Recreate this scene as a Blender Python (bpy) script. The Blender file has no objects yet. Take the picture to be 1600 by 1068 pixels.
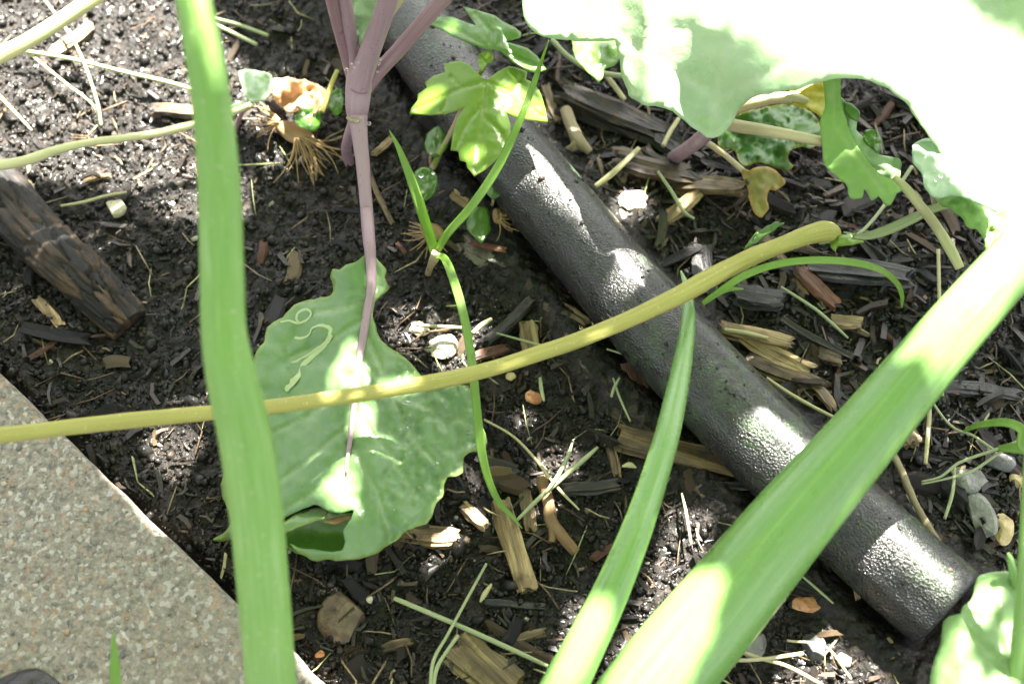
import bpy, bmesh, math, random
import numpy as np
from mathutils import Vector, Quaternion
from mathutils.geometry import delaunay_2d_cdt
random.seed(7)
rng = np.random.default_rng(7)
scene = bpy.context.scene
COL = scene.collection
R = math.radians

# ------------------------------------------------------------ camera, sky, sun, exposure
FOV, DIST, PITCH = 45.0, 0.28, 62.0
cam = bpy.data.cameras.new('camera'); camo = bpy.data.objects.new('camera', cam); COL.objects.link(camo)
cam.sensor_width = 36.0; cam.lens = 18.0 / math.tan(R(FOV / 2))
cam.clip_start = 0.005; cam.clip_end = 60.0
camo.location = (0, -DIST * math.cos(R(PITCH)), DIST * math.sin(R(PITCH)))
camo.rotation_euler = (R(90 - PITCH), 0, 0)
cam.dof.use_dof = True; cam.dof.focus_distance = 0.262; cam.dof.aperture_fstop = 17.0
scene.camera = camo
SUN_AZ, SUN_EL = 66.0, 58.0        # azimuth measured from +X towards +Y
S = np.array([math.cos(R(SUN_AZ)) * math.cos(R(SUN_EL)), math.sin(R(SUN_AZ)) * math.cos(R(SUN_EL)), math.sin(R(SUN_EL))])
w = bpy.data.worlds.new('World'); scene.world = w; w.use_nodes = True
wn = w.node_tree; bg = wn.nodes['Background']
sky = wn.nodes.new('ShaderNodeTexSky'); sky.sky_type = 'NISHITA'; sky.sun_disc = False
sky.sun_elevation = R(SUN_EL); sky.sun_rotation = R(90 - SUN_AZ)
sky.air_density = 1.0; sky.dust_density = 3.0; sky.ozone_density = 0.6
hs = wn.nodes.new('ShaderNodeHueSaturation'); hs.inputs['Saturation'].default_value = .35     # hazy, pale sky
wn.links.new(sky.outputs[0], hs.inputs['Color']); wn.links.new(hs.outputs[0], bg.inputs[0]); bg.inputs[1].default_value = 0.052
sl = bpy.data.lights.new('sun', 'SUN'); so = bpy.data.objects.new('sun', sl); COL.objects.link(so)
sl.energy = 5.0; sl.angle = R(0.5); sl.color = (1.0, 0.975, 0.93)
so.rotation_euler = Vector(tuple(-S)).to_track_quat('-Z', 'Y').to_euler()
so.location = tuple(S * 3)
scene.view_settings.view_transform = 'Standard'; scene.view_settings.look = 'None'
scene.view_settings.gamma = 1.0; scene.view_settings.use_curve_mapping = False
scene.view_settings.exposure = 3.85
scene.view_settings.use_white_balance = True; scene.view_settings.white_balance_temperature = 6800; scene.view_settings.white_balance_tint = 9
scene.cycles.max_bounces = 8; scene.cycles.transparent_max_bounces = 8

# ------------------------------------------------------------ where a point of the place lies
FPX = 800 / math.tan(R(FOV / 2))
CAM = np.array(camo.location); FW = np.array([0, math.cos(R(PITCH)), -math.sin(R(PITCH))])
RT = np.array([1., 0, 0]); UP = np.cross(RT, FW)
def P(px, py, h=0.0):
    d = FW + RT * (px - 800) / FPX - UP * (py - 534) / FPX
    return CAM + d * ((h - CAM[2]) / d[2])
def depth(p): return float((np.asarray(p) - CAM) @ FW)
def proj(p):
    v = np.asarray(p) - CAM; z = v @ FW
    return 800 + FPX * (v @ RT) / z, 534 - FPX * (v @ UP) / z

# ------------------------------------------------------------ noise
def _hash(ix, iy, iz, seed):
    M = np.uint64(0xFFFFFFFF)
    h = (ix.astype(np.int64) * 374761393 + iy.astype(np.int64) * 668265263 + iz.astype(np.int64) * 2147483647 + seed * 1274126177).astype(np.uint64) & M
    h = ((h ^ (h >> np.uint64(13))) * np.uint64(1274126177)) & M
    h = ((h ^ (h >> np.uint64(16))) * np.uint64(2246822519)) & M
    return ((h ^ (h >> np.uint64(15))) & M).astype(np.float64) / 4294967295.0
def vnoise(x, y, z=None, seed=0):
    x = np.asarray(x, float); y = np.asarray(y, float); z = np.zeros_like(x) if z is None else np.asarray(z, float) + 0 * x
    fx, fy, fz = np.floor(x), np.floor(y), np.floor(z)
    tx, ty, tz = x - fx, y - fy, z - fz
    tx, ty, tz = [t * t * (3 - 2 * t) for t in (tx, ty, tz)]
    r = 0
    for a in (0, 1):
        for b in (0, 1):
            for c in (0, 1):
                r = r + _hash(fx + a, fy + b, fz + c, seed) * (tx if a else 1 - tx) * (ty if b else 1 - ty) * (tz if c else 1 - tz)
    return r * 2 - 1
def fbm(x, y, z=None, seed=0, o=3):
    r = 0; a = 1.0; s = 0
    x = np.asarray(x, float); y = np.asarray(y, float)
    for i in range(o):
        r = r + a * vnoise(x * 2 ** i, y * 2 ** i, None if z is None else np.asarray(z) * 2 ** i, seed + i); s += a; a *= .5
    return r / s
def worley(x, y, seed=0):
    fx, fy = np.floor(x), np.floor(y); d1 = np.full(np.shape(x), 9.0); d2 = d1.copy(); idv = np.zeros(np.shape(x))
    for a in (-1, 0, 1):
        for b in (-1, 0, 1):
            cx, cy = fx + a, fy + b; z0 = np.zeros_like(cx)
            px = cx + _hash(cx, cy, z0, seed); py = cy + _hash(cx, cy, z0, seed + 5)
            d = np.hypot(px - x, py - y); n = d < d1
            d2 = np.where(n, d1, np.minimum(d2, d)); idv = np.where(n, _hash(cx, cy, z0, seed + 9), idv); d1 = np.minimum(d1, d)
    return d1, d2, idv
def gz0(x, y):
    x = np.asarray(x, float); y = np.asarray(y, float)
    h = .0032 * fbm(x / .045, y / .045, seed=3, o=2) + .0018 * fbm(x / .013, y / .013, seed=11, o=2)
    return h - .002
def gz(x, y):                       # full soil relief
    x = np.asarray(x, float); y = np.asarray(y, float)
    h = gz0(x, y)
    wx = x + .0012 * vnoise(x / .003, y / .003, seed=21); wy = y + .0012 * vnoise(x / .003, y / .003, seed=22)
    d1, d2, i1 = worley(wx / .0055, wy / .0055, 31); m = np.clip(vnoise(x / .02, y / .02, seed=33) * .7 + .6, 0.15, 1)
    h = h + m * .0016 * np.sqrt(np.clip(1 - d1 * d1 * 1.3, 0, 1)) * (.3 + .9 * i1)
    d1, d2, i1 = worley(wx / .0022, wy / .0022, 41)
    h = h + .0009 * np.sqrt(np.clip(1 - d1 * d1 * 1.3, 0, 1)) * (.2 + i1)
    return h + .0004 * fbm(x / .0011, y / .0011, seed=51, o=2)
def G(px, py, lift=0.0):
    h = 0.0
    for _ in range(3):
        p = P(px, py, h); h = float(gz0(p[0], p[1])) + .0012 + lift
    return P(px, py, h)

# ------------------------------------------------------------ object helpers
def link_mesh(name, V, F, m, parent=None, origin=None, smooth=True, uv=None, attrs=None):
    V = np.asarray(V, float)
    if parent is not None: origin = np.array(parent['_o'])
    elif origin is None: origin = np.array([V[:, 0].mean(), V[:, 1].mean(), V[:, 2].min()])
    me = bpy.data.meshes.new(name)
    me.from_pydata([tuple(v) for v in V - origin], [], [tuple(int(i) for i in f) for f in F])
    if smooth: me.polygons.foreach_set('use_smooth', [True] * len(me.polygons))
    if uv is not None:
        l = me.uv_layers.new(name='UVMap'); idx = np.zeros(len(me.loops), int); me.loops.foreach_get('vertex_index', idx)
        l.data.foreach_set('uv', np.asarray(uv, float)[idx].ravel())
    for k, a in (attrs or {}).items():
        at = me.attributes.new(k, 'FLOAT', 'POINT'); at.data.foreach_set('value', np.asarray(a, float))
    me.materials.append(m)
    o = bpy.data.objects.new(name, me); COL.objects.link(o)
    if parent is None: o.location = tuple(origin); o['_o'] = [float(c) for c in origin]
    else: o.parent = parent; o['_o'] = parent['_o']
    return o
def fast_mesh(name, V, F, m, attrs=None, smooth=True):   # big all-quad or all-tri arrays
    me = bpy.data.meshes.new(name); k = F.shape[1]
    me.vertices.add(len(V)); me.vertices.foreach_set('co', np.asarray(V, np.float32).ravel())
    me.loops.add(F.size); me.loops.foreach_set('vertex_index', F.astype(np.int32).ravel())
    me.polygons.add(len(F)); me.polygons.foreach_set('loop_start', np.arange(0, F.size, k, dtype=np.int32))
    me.polygons.foreach_set('use_smooth', np.full(len(F), smooth))
    me.update(calc_edges=True)
    for kk, a in (attrs or {}).items():
        at = me.attributes.new(kk, 'FLOAT', 'POINT'); at.data.foreach_set('value', np.asarray(a, np.float32))
    me.materials.append(m)
    o = bpy.data.objects.new(name, me); COL.objects.link(o); return o
def tag(o, label=None, cat=None, group=None, kind=None):
    if label: o['label'] = label
    if cat: o['category'] = cat
    if group: o['group'] = group
    if kind: o['kind'] = kind
    return o
def thing(name, label, cat, loc, group=None):
    o = bpy.data.objects.new(name, None); COL.objects.link(o); o.location = tuple(loc); o['_o'] = [float(c) for c in loc]
    o.empty_display_size = .01
    return tag(o, label, cat, group)

# ------------------------------------------------------------ materials
def new_mat(name):
    m = bpy.data.materials.new(name); m.use_nodes = True; nt = m.node_tree
    return m, nt, nt.nodes['Principled BSDF']
def N(nt, t, **kw):
    n = nt.nodes.new(t)
    for k, v in kw.items():
        if k in n.inputs: n.inputs[k].default_value = v
        else: setattr(n, k, v)
    return n
def coord(nt, scale=(1, 1, 1), kind='Object', rnd=False):
    tc = nt.nodes.new('ShaderNodeTexCoord'); mp = nt.nodes.new('ShaderNodeMapping'); mp.inputs['Scale'].default_value = scale
    nt.links.new(tc.outputs[kind], mp.inputs[0])
    if rnd:
        oi = nt.nodes.new('ShaderNodeObjectInfo'); nt.links.new(oi.outputs['Location'], mp.inputs['Location'])
    return mp.outputs[0]
def noise(nt, vec, scale, detail=3, rough=.6):
    n = N(nt, 'ShaderNodeTexNoise'); n.inputs['Scale'].default_value = scale; n.inputs['Detail'].default_value = detail; n.inputs['Roughness'].default_value = rough
    nt.links.new(vec, n.inputs['Vector']); return n.outputs[0]
def voro(nt, vec, scale, out='Distance'):
    n = N(nt, 'ShaderNodeTexVoronoi'); n.inputs['Scale'].default_value = scale; nt.links.new(vec, n.inputs['Vector']); return n.outputs[out]
def ramp(nt, fac, stops):
    n = nt.nodes.new('ShaderNodeValToRGB'); e = n.color_ramp.elements
    while len(e) < len(stops): e.new(.5)
    for i, (p, c) in enumerate(stops): e[i].position = p; e[i].color = (*c, 1) if len(c) == 3 else c
    nt.links.new(fac, n.inputs[0]); return n.outputs[0]
def fr(nt, fac, a, b, lo=0.0, hi=1.0):
    n = nt.nodes.new('ShaderNodeMapRange'); n.inputs[1].default_value = a; n.inputs[2].default_value = b; n.inputs[3].default_value = lo; n.inputs[4].default_value = hi
    nt.links.new(fac, n.inputs[0]); return n.outputs[0]
def mixc(nt, fac, a, b, mode='MIX'):
    n = nt.nodes.new('ShaderNodeMix'); n.data_type = 'RGBA'; n.blend_type = mode
    for s, v in ((n.inputs[0], fac), (n.inputs[6], a), (n.inputs[7], b)):
        if isinstance(v, (int, float)): s.default_value = v
        elif isinstance(v, tuple): s.default_value = (*v, 1)
        else: nt.links.new(v, s)
    return n.outputs[2]
def mth(nt, op, a, b=0.0):
    n = nt.nodes.new('ShaderNodeMath'); n.operation = op
    for s, v in ((n.inputs[0], a), (n.inputs[1], b)):
        if isinstance(v, (int, float)): s.default_value = v
        else: nt.links.new(v, s)
    return n.outputs[0]
def attr(nt, name):
    n = nt.nodes.new('ShaderNodeAttribute'); n.attribute_name = name; return n.outputs['Fac']
def bump(nt, b, hgt, strength=.5, dist=.0003, prev=None):
    n = nt.nodes.new('ShaderNodeBump'); n.inputs['Strength'].default_value = strength; n.inputs['Distance'].default_value = dist
    nt.links.new(hgt, n.inputs['Height'])
    if prev is not None: nt.links.new(prev, n.inputs['Normal'])
    nt.links.new(n.outputs[0], b.inputs['Normal']); return n.outputs[0]
def setc(nt, b, c, rough=.5, spec=.5):
    if isinstance(c, tuple): b.inputs['Base Color'].default_value = (*c, 1)
    else: nt.links.new(c, b.inputs['Base Color'])
    if isinstance(rough, (int, float)): b.inputs['Roughness'].default_value = rough
    else: nt.links.new(rough, b.inputs['Roughness'])
    b.inputs['Specular IOR Level'].default_value = spec
def translucent(m, nt, b, col, fac):
    t = nt.nodes.new('ShaderNodeBsdfTranslucent'); mx = nt.nodes.new('ShaderNodeMixShader'); out = nt.nodes['Material Output']
    if isinstance(col, tuple): t.inputs[0].default_value = (*col, 1)
    else: nt.links.new(col, t.inputs[0])
    mx.inputs[0].default_value = fac
    nt.links.new(b.outputs[0], mx.inputs[1]); nt.links.new(t.outputs[0], mx.inputs[2]); nt.links.new(mx.outputs[0], out.inputs[0])

def leaf_mat(name, c1, c2, vein, rough=.45, tr=.25, trc=None, spec=.5, bs=900, bstr=.35, edge=None, spots=None, coat=0):
    m, nt, b = new_mat(name); v = coord(nt)
    c = mixc(nt, fr(nt, noise(nt, v, 90, 4), .35, .65), c1, c2)
    c = mixc(nt, fr(nt, noise(nt, v, 700, 2), .55, .8, 0, .35), c, tuple(x * 1.35 for x in c2))
    if edge: c = mixc(nt, attr(nt, 'edge'), c, edge)
    if spots: c = mixc(nt, fr(nt, noise(nt, v, 260, 2, .4), .66, .72), c, spots)
    c = mixc(nt, attr(nt, 'vein'), c, vein)
    setc(nt, b, c, fr(nt, noise(nt, v, 160, 3), .35, .65, rough * .7, min(1, rough * 1.3)), spec)
    if coat: b.inputs['Coat Weight'].default_value = coat; b.inputs['Coat Roughness'].default_value = .18
    p = bump(nt, b, voro(nt, v, bs * .5), bstr * .5, .00012)
    bump(nt, b, noise(nt, v, bs, 3), bstr, .0002, p)
    translucent(m, nt, b, trc or tuple(min(1, x * 1.6) for x in c2), tr)
    return m
def stem_mat(name, c1, c2, rough=.4, streak=None, bstr=.25, tr=.08, spec=.5, freckle=None, lscale=25, coat=0):
    m, nt, b = new_mat(name); uv = coord(nt, (14, lscale, 1), 'UV'); v = coord(nt)
    c = mixc(nt, fr(nt, noise(nt, uv, 3, 4), .35, .65), c1, c2)
    c = mixc(nt, fr(nt, noise(nt, v, 60, 3), .4, .62, 0, .6), c, tuple(.5 * (a + q) for a, q in zip(c1, c2)))
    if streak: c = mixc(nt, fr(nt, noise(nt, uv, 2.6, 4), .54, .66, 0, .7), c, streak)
    if freckle: c = mixc(nt, fr(nt, noise(nt, v, 1300, 1), .68, .74), c, freckle)
    setc(nt, b, c, fr(nt, noise(nt, v, 240, 3), .35, .65, rough * .65, min(1, rough * 1.35)), spec)
    if coat: b.inputs['Coat Weight'].default_value = coat; b.inputs['Coat Roughness'].default_value = .2
    p = bump(nt, b, noise(nt, uv, 3.2, 4), bstr, .0006); bump(nt, b, noise(nt, v, 1500, 2), bstr * .6, .00012, p)
    if tr: translucent(m, nt, b, tuple(min(1, x * 1.5) for x in c2), tr)
    return m
def wood_mat(name, dark, mid, light, lightamt=.5, rough=.62, obj=True):
    m, nt, b = new_mat(name); v = coord(nt, (60, 900, 900), 'Object', True); v2 = coord(nt, (1, 1, 1), 'Object', True)
    f = noise(nt, v, 1, 5, .65); c = ramp(nt, f, [(.3, dark), (.5, mid), (.68, light)])
    k = noise(nt, v2, 180, 4); c = mixc(nt, fr(nt, k, .38 + .2 * lightamt, .55 + .2 * lightamt, 0, .85), c, tuple(x * .6 for x in dark))
    oi = nt.nodes.new('ShaderNodeObjectInfo'); hs = nt.nodes.new('ShaderNodeHueSaturation')
    nt.links.new(fr(nt, oi.outputs['Random'], 0, 1, .55, 1.5), hs.inputs['Value']); nt.links.new(c, hs.inputs['Color'])
    setc(nt, b, hs.outputs[0], fr(nt, k, .35, .65, rough * .55, rough * 1.25), .5)
    p = bump(nt, b, f, .9, .0006); bump(nt, b, noise(nt, v2, 1400, 3), .4, .0002, p)
    return m

def soil_mat():
    m, nt, b = new_mat('wet_soil'); v = coord(nt)
    c = ramp(nt, noise(nt, v, 300, 5, .7), [(.3, (.0025, .0021, .0016)), (.52, (.007, .0052, .0036)), (.74, (.024, .017, .011))])
    c = mixc(nt, fr(nt, voro(nt, v, 520, 'Color'), .78, .95, 0, .55), c, (.085, .062, .045))
    setc(nt, b, c, fr(nt, noise(nt, v, 420, 4, .6), .35, .65, .2, .85), .28); b.inputs['Coat Weight'].default_value = .1; b.inputs['Coat Roughness'].default_value = .16
    p = bump(nt, b, voro(nt, v, 900), .8, .0005); bump(nt, b, noise(nt, v, 2200, 4, .7), .9, .0004, p)
    return m
def crumb_mat():
    m, nt, b = new_mat('soil_crumb'); v = coord(nt); a = attr(nt, 'tint')
    c = ramp(nt, a, [(0, (.003, .0024, .0018)), (.5, (.008, .0062, .0045)), (.75, (.026, .018, .012)), (.88, (.08, .055, .035)), (.96, (.17, .14, .10)), (1, (.34, .31, .25))])
    c = mixc(nt, fr(nt, noise(nt, v, 900, 3), .4, .7, 0, .5), c, (.012, .01, .008))
    setc(nt, b, c, fr(nt, noise(nt, v, 500, 2), .35, .65, .16, .8), .28); b.inputs['Coat Weight'].default_value = .15; b.inputs['Coat Roughness'].default_value = .14
    bump(nt, b, noise(nt, v, 2600, 3), .8, .0003); return m
def fibre_mat():
    m, nt, b = new_mat('mulch_fibre'); v = coord(nt)
    c = ramp(nt, attr(nt, 'tint'), [(0, (.004, .003, .0022)), (.5, (.013, .0085, .005)), (.7, (.07, .04, .02)), (.86, (.18, .12, .065)), (.92, (.34, .29, .15)), (1, (.30, .36, .14))])
    c = mixc(nt, fr(nt, noise(nt, v, 700, 3), .4, .7, 0, .55), c, (.02, .014, .01))
    setc(nt, b, c, .5, .35); b.inputs['Coat Weight'].default_value = .2; b.inputs['Coat Roughness'].default_value = .2; bump(nt, b, noise(nt, v, 2400, 3), .8, .0003); return m
def stone_mat(name, c1, c2, rough=.7, bs=800):
    m, nt, b = new_mat(name); v = coord(nt, rnd=True)
    c = mixc(nt, fr(nt, noise(nt, v, 350, 5), .4, .62), c1, c2); c = mixc(nt, fr(nt, noise(nt, v, 900, 3), .6, .7, 0, .7), c, tuple(x * .3 for x in c1))
    setc(nt, b, c, fr(nt, noise(nt, v, 200, 2), .4, .6, rough * .5, rough), .5)
    p = bump(nt, b, voro(nt, v, bs), .5, .0003); bump(nt, b, noise(nt, v, bs * 2, 4), .7, .0003, p); return m

M = {}
M['soil'] = soil_mat(); M['crumb'] = crumb_mat(); M['fibre'] = fibre_mat()
M['wood_dark'] = wood_mat('wet_dark_wood', (.005, .004, .0035), (.02, .013, .009), (.055, .034, .02), .2, .45)
M['wood_brown'] = wood_mat('brown_wood', (.016, .010, .005), (.065, .041, .019), (.16, .105, .048))
M['wood_tan'] = wood_mat('tan_wood', (.045, .03, .012), (.15, .10, .043), (.33, .245, .115), .7, .6)
M['wood_red'] = wood_mat('reddish_bark', (.03, .011, .006), (.11, .04, .018), (.22, .09, .04))
M['char'] = wood_mat('charred_wood', (.005, .005, .005), (.014, .013, .0125), (.035, .031, .028), .2, .4)
M['cabbage'] = leaf_mat('cabbage_leaf_blade', (.10, .19, .065), (.14, .235, .095), (.22, .31, .14), .36, .18, (.22, .42, .06), spec=.35, edge=(.19, .26, .06), coat=.25)
M['cabbage_dark'] = leaf_mat('shiny_leaf_underside', (.08, .19, .03), (.12, .25, .045), (.16, .28, .07), .28, .3, (.12, .35, .03), bs=500, bstr=.3, coat=.4)
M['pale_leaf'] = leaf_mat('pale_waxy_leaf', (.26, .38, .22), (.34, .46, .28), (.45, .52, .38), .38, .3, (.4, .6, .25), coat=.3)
M['weed'] = leaf_mat('lime_leaf', (.12, .23, .014), (.16, .28, .025), (.23, .34, .06), .42, .34, (.32, .5, .02), bs=600, bstr=.5, coat=.35, edge=(.2, .28, .04))
M['round_leaf'] = leaf_mat('small_glossy_leaf', (.05, .13, .02), (.09, .19, .03), (.13, .22, .06), .25, .35, (.2, .45, .04), bs=700, bstr=.5, coat=.2)
M['yellow_leaf'] = leaf_mat('yellowed_leaf', (.42, .36, .03), (.55, .5, .08), (.6, .5, .12), .5, .4, (.8, .7, .08))
M['wilted'] = leaf_mat('wilted_leaf', (.15, .15, .035), (.29, .25, .05), (.3, .28, .06), .5, .2, (.4, .33, .05), edge=(.38, .22, .05), spots=(.03, .035, .02))
M['dry_leaf'] = leaf_mat('dried_leaf', (.42, .26, .13), (.52, .36, .2), (.5, .4, .25), .7, .35, (.8, .5, .25), spots=(.05, .03, .02), coat=0)
M['onion'] = stem_mat('onion_leaf_skin', (.115, .235, .06), (.155, .29, .08), .3, (.20, .33, .11), .22, .12, .5, coat=.5, lscale=9)  # paler streaks: waxy skin, plus sky highlights put into the colour
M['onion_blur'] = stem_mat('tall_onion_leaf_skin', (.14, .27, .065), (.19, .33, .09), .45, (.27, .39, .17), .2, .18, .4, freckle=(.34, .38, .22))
M['runner'] = stem_mat('yellow_stalk_skin', (.31, .29, .06), (.40, .36, .115), .5, (.30, .36, .07), .6, .1, .4, freckle=(.50, .46, .26), lscale=12)
M['purple'] = stem_mat('purple_stem_skin', (.27, .165, .20), (.31, .235, .26), .45, (.25, .12, .15), .12, .12, .4, freckle=(.22, .09, .14))
M['purple_deep'] = stem_mat('deep_purple_stem_skin', (.20, .10, .125), (.25, .165, .18), .42, (.28, .22, .22), .12, .12, .4)
M['petiole'] = stem_mat('pale_petiole_skin', (.36, .30, .17), (.44, .40, .22), .4, (.30, .22, .2), .2, .1, .5)
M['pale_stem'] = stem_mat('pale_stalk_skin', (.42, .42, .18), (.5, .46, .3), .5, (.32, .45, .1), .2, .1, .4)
M['grass'] = stem_mat('grass_blade_skin', (.13, .26, .03), (.19, .33, .05), .38, (.28, .4, .12), .3, .35, .5, lscale=60)
M['straw'] = stem_mat('straw_skin', (.34, .33, .16), (.46, .42, .24), .55, (.26, .24, .12), .3, .1, .4)
M['straw_green'] = stem_mat('green_straw_skin', (.22, .27, .13), (.32, .36, .2), .5, (.38, .38, .22), .3, .1, .4)
M['root'] = stem_mat('dry_root_skin', (.26, .16, .07), (.40, .28, .14), .65, (.15, .09, .04), .3, 0, .3)
M['twig'] = stem_mat('beige_twig_bark', (.22, .18, .11), (.36, .30, .19), .7, (.07, .05, .03), .6, 0, .3)
M['speck'] = stem_mat('speckled_stick_bark', (.13, .075, .03), (.21, .13, .06), .6, (.08, .045, .02), .4, 0, .4, freckle=(.015, .01, .008))
M['stone_grey'] = stone_mat('grey_stone', (.11, .11, .095), (.20, .20, .18)); M['stone_dark'] = stone_mat('dark_stone', (.04, .042, .04), (.09, .09, .085))
M['stone_yellow'] = stone_mat('yellow_stone', (.30, .22, .09), (.44, .35, .18)); M['stone_tan'] = stone_mat('tan_stone', (.34, .30, .20), (.48, .44, .33))
M['stone_brown'] = stone_mat('brown_stone', (.05, .032, .02), (.13, .085, .05)); M['stone_orange'] = stone_mat('orange_stone', (.34, .14, .05), (.46, .24, .11))
def drop_mat():
    m, nt, b = new_mat('water_drop'); setc(nt, b, (1, 1, 1), .02, .5); b.inputs['Transmission Weight'].default_value = 1; b.inputs['IOR'].default_value = 1.33
    return m
M['water'] = drop_mat()
def hose_mat():
    m, nt, b = new_mat('black_crumb_rubber'); v = coord(nt)
    c = ramp(nt, noise(nt, v, 500, 4), [(.35, (.005, .005, .005)), (.6, (.012, .012, .0115)), (.8, (.028, .026, .023))])
    g = mth(nt, 'MULTIPLY', fr(nt, noise(nt, v, 38, 4), .5, .62), fr(nt, noise(nt, v, 420, 3), .38, .6))
    c = mixc(nt, g, c, (.03, .055, .022))
    c = mixc(nt, fr(nt, noise(nt, v, 55, 5), .66, .72, 0, .5), c, (.09, .045, .02))
    setc(nt, b, c, fr(nt, noise(nt, v, 90, 4), .35, .65, .17, .4), .6); b.inputs['Coat Weight'].default_value = .3; b.inputs['Coat Roughness'].default_value = .25
    p = bump(nt, b, voro(nt, v, 1900), .9, .0004); bump(nt, b, noise(nt, v, 2600, 3), .9, .0003, p); return m
M['hose'] = hose_mat()
def paver_mat():
    m, nt, b = new_mat('exposed_concrete'); v = coord(nt)
    c = ramp(nt, noise(nt, v, 700, 6, .8), [(.3, (.06, .048, .038)), (.46, (.19, .165, .135)), (.6, (.29, .26, .215)), (.76, (.42, .385, .34))])
    cc = voro(nt, v, 1150, 'Color'); sp = nt.nodes.new('ShaderNodeSeparateColor'); nt.links.new(cc, sp.inputs[0])
    c = mixc(nt, fr(nt, sp.outputs[0], .92, .95, 0, .5), c, (.36, .19, .11)); c = mixc(nt, fr(nt, sp.outputs[1], .85, .9, 0, .5), c, (.5, .49, .46))
    c = mixc(nt, fr(nt, sp.outputs[2], .88, .92, 0, .5), c, (.08, .085, .09))
    c = mixc(nt, fr(nt, noise(nt, v, 16, 3), .42, .7, 0, .35), c, (.20, .17, .12))
    setc(nt, b, c, .8, .3); p = bump(nt, b, voro(nt, v, 600), .8, .0007); bump(nt, b, noise(nt, v, 1100, 5, .7), .9, .0007, p); return m
M['paver'] = paver_mat()

# ------------------------------------------------------------ shape helpers
def catmull(pts, n):
    pts = np.asarray(pts, float)
    if len(pts) == 2: t = np.linspace(0, 1, n)[:, None]; return pts[0] * (1 - t) + pts[1] * t
    q = np.vstack([2 * pts[0] - pts[1], pts, 2 * pts[-1] - pts[-2]]); out = []
    k = len(pts) - 1
    for t in np.linspace(0, k - 1e-9, n):
        i = int(t); u = t - i; a, b, c, d = q[i:i + 4]
        out.append(.5 * (2 * b + (c - a) * u + (2 * a - 5 * b + 4 * c - d) * u * u + (3 * b - a - 3 * c + d) * u ** 3))
    return np.array(out)
def sweep(C, rad, nr=10, flat=1.0, rough=0.0, seed=0, groove=0.0, gfreq=5, caps=True, up0=None, fr_len=400, twist=0):
    C = np.asarray(C, float); n = len(C); rad = np.asarray(rad, float)
    T = np.gradient(C, axis=0); T /= np.linalg.norm(T, axis=1)[:, None] + 1e-12
    up = np.array(up0 if up0 is not None else (0, 0, 1.0)); V = []; UV = []
    L = np.concatenate([[0], np.cumsum(np.linalg.norm(np.diff(C, axis=0), axis=1))])
    nb = up - T[0] * (up @ T[0])
    if np.linalg.norm(nb) < .05: nb = np.array([0, 1.0, 0]) - T[0] * T[0][1]
    ang = np.linspace(0, 2 * np.pi, nr, endpoint=False)
    for i in range(n):
        nb = nb - T[i] * (nb @ T[i]); nb /= np.linalg.norm(nb) + 1e-12; bi = np.cross(T[i], nb)
        a = ang + twist * i / n
        r = rad[i] * (1 + groove * np.cos(ang * gfreq))
        if rough: r = r * (1 + rough * vnoise(np.cos(ang) * 2.3 + seed, np.sin(ang) * 2.3, np.full(nr, L[i] * fr_len), seed) + rough * .6 * vnoise(np.cos(ang) * 6 + seed, np.sin(ang) * 6, np.full(nr, L[i] * fr_len * 2), seed + 3))
        V.append(C[i] + np.outer(np.cos(a) * r * flat, nb) + np.outer(np.sin(a) * r, bi))
        UV += [(k / nr, L[i]) for k in range(nr)]
    V = np.vstack(V); F = []
    for i in range(n - 1):
        for k in range(nr):
            k2 = (k + 1) % nr; F.append((i * nr + k, i * nr + k2, (i + 1) * nr + k2, (i + 1) * nr + k))
    if caps:
        V = np.vstack([V, C[0], C[-1]]); UV += [(0, 0), (0, L[-1])]; a, b = n * nr, n * nr + 1
        for k in range(nr):
            k2 = (k + 1) % nr; F.append((a, k2, k)); F.append((b, (n - 1) * nr + k, (n - 1) * nr + k2))
    return V, F, UV
def tube(name, pts, m, parent=None, nr=12, n=None, seg=None, **kw):
    """pts: (px, py, height, radius in px at that place)"""
    a = np.array([[*P(p[0], p[1], p[2]), 0] for p in pts]); a[:, 3] = [p[3] * depth(q[:3]) / FPX for p, q in zip(pts, a)]
    n = n or max(8, len(pts) * 7); c = catmull(a, n); c[:, 3] = np.maximum(c[:, 3], 2e-5)
    V, F, UV = sweep(c[:, :3], c[:, 3], nr, **kw)
    return link_mesh(name, V, F, m, parent, uv=UV)
def gtube(name, pts, m, parent=None, lift=.0004, **kw):
    """pts: (px, py, radius px[, lift]) lying on the soil"""
    q = []
    for p in pts:
        g = G(p[0], p[1], p[3] if len(p) > 3 else lift); q.append((p[0], p[1], float(g[2]), p[2]))
    return tube(name, q, m, parent, **kw)
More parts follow.
